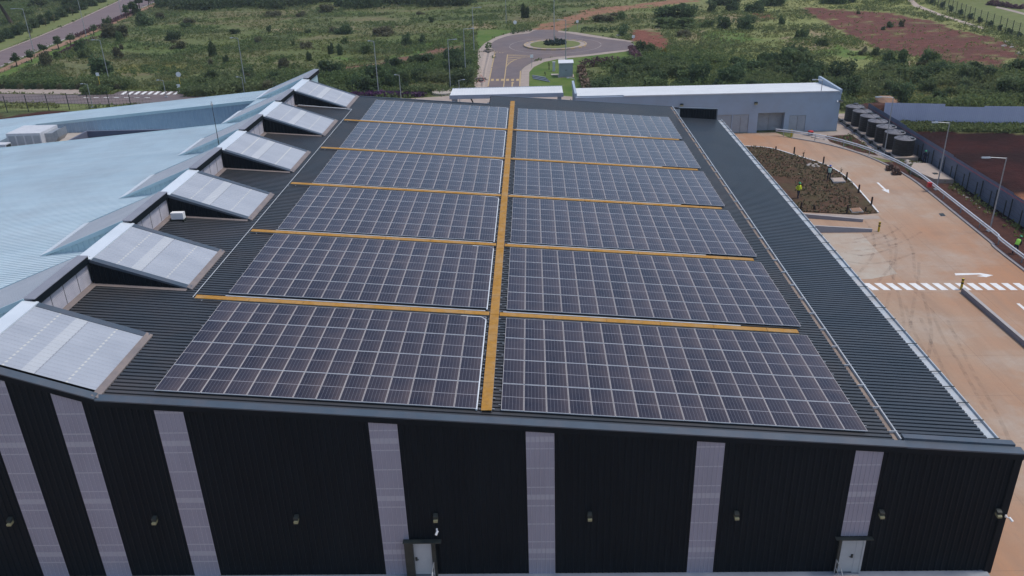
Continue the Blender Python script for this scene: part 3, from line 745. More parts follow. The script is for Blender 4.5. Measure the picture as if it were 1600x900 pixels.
# roof monitors with translucent sheets
for mi_, (y0, y1) in enumerate(MON):
    b = MB(); e = .32
    corr(b, [XL+.0, XRM-.15], y0+e+(.16 if mi_ == 0 else 0), y1-e, lambda x: zmon(x)+.02, pitch=.2963, h=.022)
    sk = b.build('skylight', m_skylight, wh)
    for ys, sg in ((y0, -1), (y1, 1)):
        if mi_ == 0 and sg < 0: continue
        b = MB()
        corrwall(b, XL+.05, XRM-.1, ys, lambda x: zroof(x)+.0, lambda x: max(zmon(x)-.04, zroof(x)+.005), pitch=.3, h=.03, sgn=sg)
        b.build('side_wall', m_black, sk)
    for ys, yi in ((y0-.05, y0+e), (y1-e, y1+.05)):
        if mi_ == 0 and ys < 32: continue
        zz = lambda x: zmon(x)+.07
        b = MB()
        b.hexa([(XL,ys,zz(XL)-.22),(XRM,ys,zz(XRM)-.12),(XRM,yi,zz(XRM)-.05),(XL,yi,zz(XL)-.05),(XL,ys,zz(XL)-.02),(XRM,ys,zz(XRM)-.02),(XRM,yi,zz(XRM)),(XL,yi,zz(XL))])
        b.build('edge_flashing', m_flash, sk)
    b = MB(); xa, xb_ = XRM-.17, XRM+.12
    b.hexa([(xa,y0-.03,zmon(xa)-.05),(xb_,y0-.03,zroof(xb_)-.02),(xb_,y1+.03,zroof(xb_)-.02),(xa,y1+.03,zmon(xa)-.05),(xa,y0-.03,zmon(xa)+.085),(xb_,y0-.03,zroof(xb_)+.07),(xb_,y1+.03,zroof(xb_)+.07),(xa,y1+.03,zmon(xa)+.085)])
    b.build('foot_flashing', m_brownflash, sk)
    b = MB(); zc = zmon(XL)
    zq = zmon(XL+.22)
    b.hexa([(XL-.55,y0-.05,zc-.02),(XL+.22,y0-.05,zq+.03),(XL+.22,y1+.05,zq+.03),(XL-.55,y1+.05,zc-.02),(XL-.55,y0-.05,zc+.14),(XL+.22,y0-.05,zq+.11),(XL+.22,y1+.05,zq+.11),(XL-.55,y1+.05,zc+.14)])
    b.box(XL-.48, XL-.4, y0, y1, 10.9, zc-.1)
    b.build('ridge_cap', m_whitecap, sk)
    # gable wall closing the white side
# ventilation louvres between the monitors, with dormer roofs running down the white slope
VENT = [(MON[i][1], MON[i+1][0]) for i in range(5)]+[(93.65, 99.0)]
for vi, (y0, y1) in enumerate(VENT):
    xw = -25.33; zt = 12.36; zb = zroof(xw)+.06
    b = MB()
    b.box(xw-.1, xw-.05, y0, y1, zb, zt)
    if vi < 5:
        n = 15
        for k in range(n):
            z = zb+.05+(zt-zb-.08)*k/n
            b.hexa([(xw-.05,y0+.03,z+.02),(xw+.01,y0+.03,z),(xw+.01,y1-.03,z),(xw-.05,y1-.03,z+.02),(xw-.05,y0+.03,z+.07),(xw+.01,y0+.03,z+.035),(xw+.01,y1-.03,z+.035),(xw-.05,y1-.03,z+.07)])
        for yy in (y0+(y1-y0)*.27, y0+(y1-y0)*.5, y0+(y1-y0)*.76): b.box(xw+.012, xw+.02, yy-.015, yy+.015, zb, zt, 1)
    lv = b.build('vent_louvre', [m_louvre if vi < 5 else m_black, m_darksteel], wh)
    b = MB(); b.hexa([(xw-.02,y0,zt),(xw+.16,y0,zt+.02),(xw+.16,y1,zt+.02),(xw-.02,y1,zt),(xw-.02,y0,zt+.47),(xw+.16,y0,zt+.42),(xw+.16,y1,zt+.42),(xw-.02,y1,zt+.47)])
    b.build('fascia', m_black, lv)
    b = MB(); b.hexa([(xw-.42,y0-.02,zt+.40),(xw+.17,y0-.02,zt+.425),(xw+.17,y1+.02,zt+.425),(xw-.42,y1+.02,zt+.40),(xw-.42,y0-.02,zt+.49),(xw+.17,y0-.02,zt+.46),(xw+.17,y1+.02,zt+.46),(xw-.42,y1+.02,zt+.49)])
    b.build('ridge_flashing', m_ridge, lv)
    b = MB(); b.hexa([(xw,y0,zb-.05),(xw+.35,y0,zroof(xw+.35)+.05),(xw+.35,y1,zroof(xw+.35)+.05),(xw,y1,zb-.05),(xw,y0,zb+.06),(xw+.35,y0,zroof(xw+.35)+.075),(xw+.35,y1,zroof(xw+.35)+.075),(xw,y1,zb+.06)])
    b.hexa([(xw+.35,y1-.28,zroof(xw+.35)+.05),(-19.9,y1-.28,zroof(-19.9)+.05),(-19.9,y1-.03,zroof(-19.9)+.05),(xw+.35,y1-.03,zroof(xw+.35)+.05),(xw+.35,y1-.28,zroof(xw+.35)+.07),(-19.9,y1-.28,zroof(-19.9)+.07),(-19.9,y1-.03,zroof(-19.9)+.1),(xw+.35,y1-.03,zroof(xw+.35)+.1)])
    if vi < 5: b.build('foot_flashing', m_brownflash, lv)
    xt, xr = -31.25, xw-.38
    zr_ = zt+.44; zl_ = zwhite(xt)+.05
    zd = lambda x: zl_+(x-xt)/(xr-xt)*(zr_-zl_)
    b = MB(); corr(b, [xt, xr], y0, y1, lambda x: zd(x), pitch=.31, h=.03)
    dr = b.build('dormer_roof', m_dormer, wh)
    b = MB()
    corrwall(b, xt+.25, xr, y0+.08, lambda x: zwhite(x), lambda x: zd(x)-.02, pitch=.4, h=.05)
    b.build('dormer_wall', m_lwall, dr); b = MB()
    corrwall(b, xt+.25, xr, y1-.08, lambda x: zwhite(x), lambda x: zd(x)-.02, pitch=.4, h=.05, sgn=1)
    b.build('dormer_wall', m_lwall, dr)
    for ya, yb in ((y0-.06, y0+.02), (y1-.02, y1+.06)):
        b = MB()
        b.hexa([(xt-.15,ya,zl_-.1),(xr,ya,zr_-.3),(xr,yb,zr_-.3),(xt-.15,yb,zl_-.1),(xt-.15,ya,zl_+.03),(xr,ya,zr_+.05),(xr,yb,zr_+.05),(xt-.15,yb,zl_+.03)])
        b.build('trim', m_lwall, dr)
    b = MB(); b.hexa([(xt-.3,y0-.05,zl_-.06),(xt+.15,y0-.05,zl_+.0),(xt+.15,y1+.05,zl_+.0),(xt-.3,y1+.05,zl_-.06),(xt-.3,y0-.05,zl_-.01),(xt+.15,y0-.05,zl_+.12),(xt+.15,y1+.05,zl_+.12),(xt-.3,y1+.05,zl_-.01)])
    b.build('valley_trim', m_whitecap, dr)

# white roof of the left half, with a sunken plant court
PW = ((0,0),(.7,0),(.76,1),(.94,1))
b = MB(); corr(b, [-76,-57,-31.3,-25.62], 31.2, 82.0, zwhite, pitch=.31, h=.06, prof_=PW)
corr(b, [-31.3,-25.62], 82.0, 98.4, zwhite, pitch=.31, h=.05, prof_=PW)
corr(b, [-57,-31.3], 93.0, 98.4, zwhite, pitch=.31, h=.05, prof_=PW); corr(b, [-76,-57], 82, 98.4, zwhite, pitch=.31, h=.05, prof_=PW)
wr = b.build('white_roof_sheet', m_white, wh)
b = MB()
for y in (82.0, 98.4):
    for x0, x1 in ((-76,-57),(-57,-31.3),(-31.3,-25.6)):
        if y == 82 and x0 != -57: continue
        b.hexa([(x0,y-.12,zwhite(x0)-.2),(x1,y-.12,zwhite(x1)-.2),(x1,y+.06,zwhite(x1)-.2),(x0,y+.06,zwhite(x0)-.2),(x0,y-.12,zwhite(x0)+.07),(x1,y-.12,zwhite(x1)+.07),(x1,y+.06,zwhite(x1)+.07),(x0,y+.06,zwhite(x0)+.07)])
b.hexa([(-57,92.92,zwhite(-57)-.25),(-31.3,92.92,zwhite(-31.3)-.25),(-31.3,93.1,zwhite(-31.3)-.25),(-57,93.1,zwhite(-57)-.25),(-57,92.92,zwhite(-57)+.08),(-31.3,92.92,zwhite(-31.3)+.08),(-31.3,93.1,zwhite(-31.3)+.08),(-57,93.1,zwhite(-57)+.08)])
b.build('edge_trim', m_lwall, wr)
b = MB(); corrwall(b, -57, -31.3, 93.0, 6.5, lambda x: zwhite(x)-.1, pitch=.45, h=.05)
corrwall(b, 82, 93, -57, 6.5, lambda y: zwhite(-57), along='y', sgn=1, pitch=.45); corrwall(b, 82, 93, -31.3, 6.5, lambda y: zwhite(-31.3), along='y', sgn=-1, pitch=.45)
corrwall(b, -57, -31.3, 82.05, 4.5, lambda x: zwhite(x)-.1, sgn=1, pitch=.45)
m_courtblue = M('court_blue_cladding', (.27,.36,.45), (.31,.40,.48), .6, .5, .3)
b.build('court_wall', m_courtblue, wh)
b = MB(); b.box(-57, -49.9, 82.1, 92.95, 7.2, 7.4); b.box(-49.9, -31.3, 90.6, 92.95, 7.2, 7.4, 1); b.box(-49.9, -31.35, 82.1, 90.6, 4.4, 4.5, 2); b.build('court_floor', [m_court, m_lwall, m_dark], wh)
b = MB(); b.box(-50.1, -31.4, 90.4, 90.6, 4.5, 8.15); b.box(-50.1, -49.9, 82.1, 90.4, 4.5, 8.15); b.build('court_parapet', m_courtdark, wh)
b = MB(); corrwall(b, -76, -25.3, 98.35, .2, lambda x: zwhite(x), sgn=1); corrwall(b, 31.2, 98.3, -75.9, .2, lambda y: zwhite(-75.9), along='y', sgn=-1); corrwall(b, 93.7, 98.35, -25.3, .2, lambda y: 12.3, along='y', sgn=1)
b.build('rear_white_wall', m_lwall, wh)

# ------------------------------------------------------------------ solar arrays
T = MB(); pw, pl = 1.03, 2.265
T.poly([(.018,.018,0),(pw-.018,.018,0),(pw-.018,pl-.018,0),(.018,pl-.018,0)], 0)
for (x0,x1,y0,y1,q_) in ((0,pw,0,.018,3),(0,pw,pl-.018,pl,3),(0,.018,.018,pl-.018,1),(pw-.018,pw,.018,pl-.018,1)): T.box(x0,x1,y0,y1,-.035,.003,q_)
T.poly([(.018,pl-.018,-.033),(pw-.018,pl-.018,-.033),(pw-.018,.018,-.033),(.018,.018,-.033)], 2)
proto = T.build('solar_panel', [m_pv, m_pvframe, m_pvback, m_pvend_skylit], None)
first_used = False
YS = [31.85, 42.12, 52.31, 62.52, 72.75, 82.85]
ORD = ['nearest', 'second nearest', 'third nearest', 'fourth nearest', 'second farthest', 'farthest']
ang = math.atan(SLOPE)
for side, x0, n in (('left', -17.4465, 14), ('right', -1.7115, 16)):
    for k, y0 in enumerate(YS):
        a = thing('solar_array', f'{ORD[k]} block of solar panels {side} of the ochre spine walkway', 'solar array', (x0, y0, 9.111-SLOPE*x0), 'solar panel blocks on the dark roof')
        a.rotation_euler = (0, ang, 0)
        for j in range(4):
            for i in range(n):
                if not first_used: p = proto; first_used = True
                else: p = proto.copy(); COL.objects.link(p)
                p.parent = a; p.location = (i*1.05+.01, j*2.3026+.015, rng.uniform(-.004, .004))
                p.rotation_euler = (rng.normal(0, .0012), rng.normal(0, .0016), 0)
        for j in range(4):
            for yy in (.5, 1.75):
                r_ = MB(); r_.box(-.12, n*1.05+.14, j*2.3026+yy-.02, j*2.3026+yy+.02, -.085, -.04)
                for q_ in range(0, n+1, 2): r_.box(q_*1.05-.03, q_*1.05+.03, j*2.3026+yy-.05, j*2.3026+yy+.05, -.13, -.086)
                r_.build('mounting_rail', m_alu, a, world=False)

# walkways of ochre grating
wk = thing('roof_walkway', 'long ochre grating walkway running front to back between the solar panels', 'walkway', (-2.36, 31.7, zroof(-2.36)))
b = MB()
y = 31.75
while y < 95.4:
    b.box(-2.61, -2.12, y, min(y+2.38, 95.4), zroof(-2.36)+.13, zroof(-2.36)+.17); y += 2.4
b.build('grating', m_orange, wk)
b = MB()
for x in (-2.6, -2.13): b.box(x-.015, x+.015, 31.75, 95.4, zroof(-2.36)+.07, zroof(-2.36)+.128)
y = 32
while y < 95: b.box(-2.72, -2.0, y-.025, y+.025, zroof(-2.36)+.035, zroof(-2.36)+.07); y += .9
b.build('support_frame', m_steel, wk)
WYS = [41.47, 51.72, 61.95, 72.2, 82.5]
WORD = ['nearest', 'second nearest', 'middle', 'second farthest', 'farthest']
for k, yc in enumerate(WYS):
    for side, xa, xb_ in (('left', -19.05, -2.66), ('right', -2.08, 14.65)):
        w = thing('cross_walkway', f'{WORD[k]} ochre cross walkway between solar panel blocks, on the {side} of the spine walkway', 'walkway', (xa, yc, zroof(xa)), 'ochre walkways across the dark roof')
        b = MB(); x = xa
        while x < xb_-.01:
            xe = min(x+2.98, xb_)
            b.hexa([(x,yc-.21,zroof(x)+.11),(xe,yc-.21,zroof(xe)+.11),(xe,yc+.21,zroof(xe)+.11),(x,yc+.21,zroof(x)+.11),(x,yc-.21,zroof(x)+.15),(xe,yc-.21,zroof(xe)+.15),(xe,yc+.21,zroof(xe)+.15),(x,yc+.21,zroof(x)+.15)]); x += 3.0
        b.build('grating', m_orange, w)
        b = MB()
        for yy in (-.2, .2): b.bar((xa, yc+yy, zroof(xa)+.08), (xb_, yc+yy, zroof(xb_)+.08), .03, .05)
        x = xa+.4
        while x < xb_: b.box(x-.025, x+.025, yc-.32, yc+.32, zroof(x)+.03, zroof(x)+.058); x += 1.5
        b.build('support_frame', m_steel, w)
# conduits
def pipe(name, pts, r, mat, label, cat, group=None):
    b = MB(); b.path(pts, r, 6); o = b.build(name, mat); return tag(o, label, cat, group)
zz = zroof(-2.8)+.12
for k in range(6):
    ya = YS[k]-.15 if k else 31.8; yb = YS[k]+9.1
    pipe('cable_conduit', [(-2.82, ya, zz), (-2.82, yb-.25, zz), (-3.1, yb+.05, zz+.02), (-4.2, yb+.06, zroof(-4.2)+.12)], .045, m_conduit, f'white cable conduit beside the spine walkway at the {ORD[k]} left solar block', 'conduit', 'white conduits along the spine walkway')
for k in range(5):
    yc = WYS[k]+.33
    pipe('cable_conduit', [(-17.5, yc, zroof(-17.5)+.12), (-2.9, yc, zroof(-2.9)+.12)], .03, m_conduit, f'thin white conduit along the {WORD[k]} left cross walkway', 'conduit', 'white conduits along the cross walkways')
    pipe('cable_conduit', [(-1.9, yc, zroof(-1.9)+.12), (11.5, yc, zroof(11.5)+.12)], .03, m_conduit, f'thin white conduit along the {WORD[k]} right cross walkway', 'conduit', 'white conduits along the cross walkways')
ll = thing('safety_line', 'thin white safety line along the dark roof beside the skylights', 'safety line', (-19.15, 31.8, zroof(-19.15)))
b = MB(); b.tube((-19.15, 41.3, zroof(-19.15)+.17), (-19.15, 86.9, zroof(-19.15)+.17), .016); b.tube((-19.15, 86.9, zroof(-19.15)+.17), (-24.9, 87.3, zroof(-24.9)+.2), .035); b.build('cable', m_conduit, ll)
for k in range(10):
    b = MB(); y = 41.4+5*k; b.tube((-19.15, y, zroof(-19.15)), (-19.15, y, zroof(-19.15)+.16), .03); b.build('post', m_steel, ll)

# things fixed to the front wall
LX = [(-25.51,'at the far left of the front wall'),(-18.45,'left of the third translucent strip from the left'),(-11.61,'in the widest black bay of the front wall'),(-4.95,'above the white camera by the left door'),(2.34,'right of the centre translucent strip'),(9.21,'right of the second translucent strip from the right'),(15.93,'above the right door, beside its translucent strip'),(21.3,'at the right corner of the front wall')]
def wall_lamp(x, y, z, label, sgn=-1, s=.72):
    t = thing('wall_lamp', label, 'wall lamp', (x, y, z), 'square wall lamps')
    def bx_(b, y0, y1, z0, z1, w0, w1, drop=0):
        a, c = y+sgn*y0, y+sgn*y1
        b.hexa([(x-w1,c,z0),(x+w1,c,z0),(x+w0,a,z0),(x-w0,a,z0),(x-w1,c,z1-drop),(x+w1,c,z1-drop),(x+w0,a,z1),(x-w0,a,z1)])
    b = MB(); bx_(b, 0, .05, z-.15, z+.16, .13*s, .13*s); bx_(b, .052, .26, z+.0, z+.17, .14*s, .15*s, .05); b.build('housing', m_darksteel, t)
    b = MB(); bx_(b, .052, .33, z-.16, z-.004, .125*s, .14*s, .05); b.build('lens', m_lens, t)
    return t
for x, l in LX: wall_lamp(x, 31.06, 3.86, 'dark square lamp '+l)
def camera_thing(x, y, z, label, dx=0):
    t = thing('security_camera', label, 'camera', (x, y, z))
    b = MB(); b.box(x-.04, x+.04, y-.05, y, z-.05, z+.08); b.bar((x, y-.03, z), (x+dx*.12, y-.16, z-.02), .04, .04); b.build('bracket', m_camwhite, t)
    b = MB(); b.tube((x+dx*.05+.05, y-.12, z+.02), (x+dx*.22-.03, y-.30, z-.08), .055, .06, 10); b.build('camera_body', m_camwhite, t)
camera_thing(-4.96, 31.05, 3.02, 'white security camera on the black wall above the left door')
camera_thing(21.72, 31.0, 3.6, 'white security camera on the right corner of the black wall', 1)
for (x, lab) in ((-5.22, 'tubular handrail beside the left warehouse door'), (14.2, 'tubular handrail beside the right warehouse door')):
    t = thing('handrail', lab, 'handrail', (x, 30.3, 0), 'handrails at the warehouse doors')
    b = MB(); b.path([(x, 30.85, .3), (x, 30.85, 1.15), (x, 30.2, 1.15), (x, 29.75, .9), (x, 29.75, 0)], .025, 8); b.build('rail', m_steel, t)
    b = MB(); b.tube((x, 30.8, .7), (x, 29.78, .6), .018); b.build('mid_rail', m_steel, t)
t = thing('roof_box', 'small white box standing in front of the third roof louvre', 'box', (-24.3, 53.2, zroof(-24.3)))
b = MB(); b.box(-24.85, -24.0, 52.85, 53.25, zroof(-24.4)+.15, zroof(-24.4)+.6); b.build('cabinet', m_camwhite, t)
b = MB(); 
for x in (-24.8,-24.0): b.box(x-.04, x+.04, 52.75, 53.25, zroof(-24.4)-.02, zroof(-24.4)+.15)
b.build('foot', m_darksteel, t)
# lightning mast
t = thing('lightning_mast', 'thin dark lightning mast rising from the white roof', 'mast', (-26.4, 67.6, 11))
b = MB(); b.tube((-26.4, 67.6, 10.9), (-26.4, 67.6, 15.6), .04, .02, 6); b.build('pole', m_darksteel, t)
b = MB(); b.lathe([(.02,-.15),(.09,-.05),(.12,.05),(.05,.12),(.02,.3)], (-26.4, 67.6, 15.7), 8); b.build('finial', m_steel, t)
# plant in the sunken court
t = thing('air_handler', 'large white air handling unit in the sunken roof court', 'air conditioner', (-54.2, 87, 7.4))
b = MB(); b.box(-56.3, -52.6, 86, 89.6, 7.5, 9.15); b.box(-56.2, -52.7, 86.1, 89.5, 7.4, 7.5, 1); b.build('casing', [m_acwhite, m_darksteel], t)
b = MB()
for k in range(4): b.box(-56.1+.9*k, -55.4+.9*k, 85.96, 85.995, 7.7+.12*(k % 2), 8.9)
b.build('panel', m_shutter, t)
b = MB(); b.box(-52.6, -51.8, 86.8, 89, 7.8, 8.9); b.hexa([(-51.8,86.8,7.8),(-51.2,86.9,8.4),(-51.2,88.8,8.4),(-51.8,89,7.8),(-51.8,86.8,8.9),(-51.2,86.9,9.2),(-51.2,88.8,9.2),(-51.8,89,8.9)]); b.build('duct', m_steel, t)
t = thing('condenser_unit', 'small white condenser beside the large unit in the roof court', 'air conditioner', (-55.4, 84, 7.4))
b = MB(); b.box(-57+.2, -55.1, 83.6, 84.6, 7.5, 8.6); b.build('casing', m_acwhite, t)
b = MB(); b.box(-55.095, -55.06, 83.7, 84.5, 7.6, 8.5); b.build('grille', m_darksteel, t)
print('WAREHOUSE', len(bpy.data.objects))

# ------------------------------------------------------------------ utility building
ub = thing('utility_building', 'long low pale blue-grey utility building with white roof and shuttered doors', 'building', (24, 118, 0))
UY, UX0, UX1, UD = 114.2, 5.8, 41.9, 9.0
DOORS = [(27.2,29.55),(29.75+.9,33.1-.0),(34.35,37.9),(38.75,41.0)]
DOORS = [(27.45,29.2),(30.15,32.35),(33.75,37.55),(38.3-.05,40.4)]
P_D = [(1112,1143),(1144.5,1169.5),(1183.5,1225),(1233,1258.5)]
DOORS = [(onY(a, 190, UY).x, onY(c, 190, UY).x) for a, c in P_D]
b = MB()
cur = UX0; zt = 5.45
for (a, c), dz in zip(DOORS, (2.6,2.6,2.75,2.3)):
    b.box(cur, a, UY, UY+.25, 0, zt); b.box(a, c, UY, UY+.25, dz, zt); cur = c
b.box(cur, UX1, UY, UY+.25, 0, zt)
b.box(UX1-.25, UX1, UY+.25, UY+UD, 0, zt); b.box(UX0, UX0+.25, UY+.25, UY+UD, 0, zt); b.box(UX0+.25, UX1-.25, UY+UD-.25, UY+UD, 0, zt-.8)
b.build('wall', m_util, ub)
for (a, c), dz, rec in zip(DOORS, (2.6,2.6,2.75,2.3), (.08,.08,1.1,.06)):
    b = MB(); mid = (a+c)/2
    for x0, x1 in ((a+.02, mid-.015), (mid+.015, c-.02)):
        b.box(x0, x1, UY+rec, UY+rec+.05, .03, dz-.03)
        for k in range(12):
            z = .12+(dz-.3)*k/12; b.hexa([(x0+.06,UY+rec-.03,z),(x1-.06,UY+rec-.03,z),(x1-.06,UY+rec,z+.1),(x0+.06,UY+rec,z+.1),(x0+.06,UY+rec-.03,z+.03),(x1-.06,UY+rec-.03,z+.03),(x1-.06,UY+rec,z+.13),(x0+.06,UY+rec,z+.13)])
    b.build('shutter_door', m_shutter, ub)
    if rec > 1:
        f = MB(); f.box(a-.02, a+.001, UY+.25, UY+1.3, 0, dz); f.box(c-.001, c+.02, UY+.25, UY+1.3, 0, dz); f.box(a, c, UY+.25, UY+1.3, dz, dz+.02); f.build('door_recess', m_util, ub)
b = MB(); b.hexa([(12.4,UY-.1,zt+.0),(UX1-.3,UY-.1,zt+.0),(UX1-.3,UY+UD+.2,zt-.75),(12.4,UY+UD+.2,zt-.75),(12.4,UY-.1,zt+.14),(UX1-.3,UY-.1,zt+.14),(UX1-.3,UY+UD+.2,zt-.61),(12.4,UY+UD+.2,zt-.61)])
b.hexa([(UX0+.2,UY+.6,zt-.25),(12.4,UY+.6,zt-.25),(12.4,UY+UD+.2,zt-.75),(UX0+.2,UY+UD+.2,zt-.75),(UX0+.2,UY+.6,zt+.08),(12.4,UY+.6,zt+.08),(12.4,UY+UD+.2,zt-.61),(UX0+.2,UY+UD+.2,zt-.61)])
b.build('roof', m_utilroof, ub)
b = MB(); b.box(UX1-.3, UX1+.02, UY-.12, UY+UD+.2, zt-.3, zt+.32); b.build('end_parapet', m_util, ub)
b = MB(); b.box(UX0-.1, UX0+.2, UY+.3, UY+UD+.2, zt-.3, zt+.5); b.build('end_parapet', m_util, ub)
wall_lamp(onY(1181, 159, UY).x, UY, 4.15, 'dark wall lamp over the recessed door of the utility building', -1, 1.5)
wall_lamp(onY(1065, 162, UY).x, UY, 4.15, 'dark wall lamp on the utility building beside the warehouse parapet', -1, 1.5)
wall_lamp(onY(1314, 157, UY).x, UY, 4.15, 'dark wall lamp at the right end of the utility building', -1, 1.5)
camera_thing(onY(1308, 157, UY).x, UY, 4.2, 'tiny white camera beside the end lamp of the utility building')
# ------------------------------------------------------------------ gate canopy
gc = thing('gate_canopy', 'flat white gate canopy on grey posts spanning the entrance road', 'canopy', (-3.7, 119.5, 0))
b = MB(); b.box(-11.75, 4.2, 117.1, 121.9, 5.28, 5.5)
for k in range(40): b.box(-11.7+.398*k, -11.62+.398*k, 117.1, 121.9, 5.502, 5.54)
b.build('roof', m_utilroof, gc)
b = MB(); b.box(-11.8, 4.25, 117.02, 117.09, 5.0, 5.56); b.box(-11.8, 4.25, 121.91, 121.98, 5.0, 5.56); b.build('fascia', m_util, gc)
for x in (-11.3, 3.75):
    for y in (117.5, 121.4):
        b = MB(); b.box(x-.22, x+.22, y-.18, y+.18, 0, 5.0); b.build('post', m_util, gc)
b = MB(); b.bar((-9.2,119.3,5.2), (-7.0,119.3,0.1), .18, .18); b.build('brace', m_darksteel, gc)
b = MB(); b.bar((-4.5,119.4,5.2), (-7.0,119.5,0.1), .18, .18); b.build('brace', m_darksteel, gc)
t = thing('guard_booth', 'grey guard booth wall under the white gate canopy', 'booth', (-6, 119.5, 0))
b = MB(); b.box(-6.6, -4.2, 118.2, 121, 0, 3.4); b.build('wall', m_util, t)
b = MB(); b.box(-6.2, -4.6, 118.15, 118.195, 1.2, 2.5); b.build('window', m_glass, t)
b = MB(); b.box(-6.7, -4.1, 118.1, 121.1, 3.4, 3.55); b.build('roof', m_utilroof, t)
t = thing('tool_trolley', 'small dark trolley standing under the gate canopy', 'trolley', (-9.7, 118.4, 0))
b = MB(); b.box(-10.4, -9.1, 118, 118.9, .5, 1.2); b.build('tray', m_brown, t)
for x in (-10.2, -9.3):
    b = MB(); b.tube((x,118.05,.25), (x,118.15,.25), .25, .25, 12); b.tube((x,118.1,.25),(x,118.1,.5),.03); b.build('wheel', m_darksteel, t)
b = MB(); b.lathe([(2.0,0),(2.0,.35),(1.85,.45),(.1,.5)], G(692,146)+Vector((0,0,0)), 20); tag(b.build('tank_cover', m_court), 'round pale cover slab in the scrub left of the gate canopy', 'cover slab')

# ------------------------------------------------------------------ water tanks
def make_tank(loc, label, manhole, group='black water tanks'):
    t = thing('water_tank', label, 'water tank', loc, group)
    r = 1.22
    prof = [(r*1.0,0)]
    for k in range(6):
        z = .1+.29*k; prof += [(r, z), (r-.0, z+.2), (r-.025, z+.22), (r-.025, z+.27), (r, z+.29)]
    prof += [(r, 1.9), (r-.06, 1.97)]
    b = MB(); b.lathe(prof, (0,0,0), 28); b.build('tank_body', m_tank, t, smooth=False, world=False)
    b = MB(); b.lathe([(r-.02,1.92),(r+.03,1.97),(r-.05,2.03),(.5,2.2),(.12,2.24)], (0,0,0), 28)
    for k in range(8):
        a = 2*math.pi*k/8+.2; b.bar((.3*math.cos(a),.3*math.sin(a),2.24), (1.12*math.cos(a),1.12*math.sin(a),2.03), .1, .09)
    ld = b.build('lid', m_tanklid, t, world=False)
    b = MB()
    if manhole: b.lathe([(.36,2.2),(.38,2.34),(.3,2.38),(.05,2.4)], (.1,.1,0), 16)
    else: b.box(.4,.75,-.9,-.6,1.95,2.2)
    b.build('cap', m_tank, ld, world=False)
    return t
tx, ty = 45.6, [118.4, 115.6, 112.75, 109.9, 106.95, 104.1, 101.1]
nth = ['farthest', 'second farthest', 'third farthest', 'fourth nearest', 'third nearest', 'second nearest', 'nearest']
b = MB()
tp = thing('tank_plinth', 'low raised concrete plinth under the row of black tanks', 'plinth', (45, 110, 0))
b.box(44.12, 46.95, 99.5, 120.2, 0, .42); b.build('slab', m_concrete, tp)
for k, y in enumerate(ty): make_tank((tx, y, .42), f'{nth[k]} black water tank in the row on the concrete plinth', k < 4)
t = thing('inlet_pipe', 'grey inlet pipe with branches running over the fence side of the black tanks', 'pipe', (45.6, 110, 0))
b = MB(); b.tube((46.86, 100.2, 2.5), (46.86, 119.4, 2.5), .03)
for y in ty:
    b.tube((46.86, y-.1, 2.5), (46.3, y-.1, 2.5), .03)
b.build('pipe', m_tank, t)
for y in (102.6, 108.4, 114.2):
    b = MB(); b.tube((46.86, y, .42), (46.86, y, 2.46), .03); b.build('post', m_tank, t)
t = thing('tank_manifold', 'long dark pipe and channel running along the tank plinth', 'pipe', (43.9, 110, 0))
b = MB(); b.box(43.75, 44.02, 99.8, 120, .0, .2); b.build('channel', m_greywall, t)
b = MB(); b.tube((43.9,99.9,.32), (43.9,120,.32), .09)
b.build('pipe', m_darksteel, t)
for k in range(7):
    b = MB(); b.box(43.7, 44.1, ty[k]-.2, ty[k]+.2, .205, .5); b.build('valve_box', m_tank, t)

# ------------------------------------------------------------------ fences
def fence_panels(t, x, ya, yb, z, step, mat, zb=0.0):
    y = ya; k = 0
    while y > yb:
        y2 = max(y-step, yb); zz_ = z-(.12*k % .5)
        b = MB(); corrwall(b, y2+.02, y, x, zb, lambda q: zz_+.0, pitch=.22, h=.03, along='y', sgn=-1); b.poly([(x+.06,y2+.02,zb),(x+.06,y,zb),(x+.06,y,zz_),(x+.06,y2+.02,zz_)]); b.build('fence_sheet', mat, t); y = y2; k += 1
sf = thing('sheet_fence', 'blue-grey ribbed metal boundary fence running along the dark soil bank', 'fence', (47.5, 80, 0))
fence_panels(sf, 47.55, 118.6, 30, 2.75, 13.0, m_bluefence)
for k in range(30):
    y = 117.5-2.95*k
    b = MB(); b.box(47.30, 47.38, y-.04, y+.04, 0, 2.05); b.build('post', m_darksteel, sf)
b = MB(); b.tube((47.40, 30, 2.28), (47.40, 118, 2.28), .018); b.build('red_wire', m_red, sf)
mf = thing('mesh_fence', 'dark green wire mesh fence standing just in front of the blue-grey sheet fence', 'fence', (47.0, 80, 0))
for k in range(31):
    y = 118.0-2.95*k
    b = MB(); b.box(47.02, 47.10, y-.04, y+.04, 0, 1.75); b.build('post', m_darksteel, mf)
b = MB()
for z in (.15, .7, 1.2, 1.68): b.tube((47.0, 30, z), (47.0, 118.3, z), .012, n=4)
b.build('rail_wires', m_darksteel, mf)
pf = thing('sheet_fence', 'tall lavender ribbed metal fence across the far side of the red soil plot', 'fence', (58, 115, 0))
px_ = [(1378,193.5),(1471,196.0),(1532,197.3),(1600,198.2),(1680,200)]
hts = [3.0, 2.65, 2.8, 2.75]
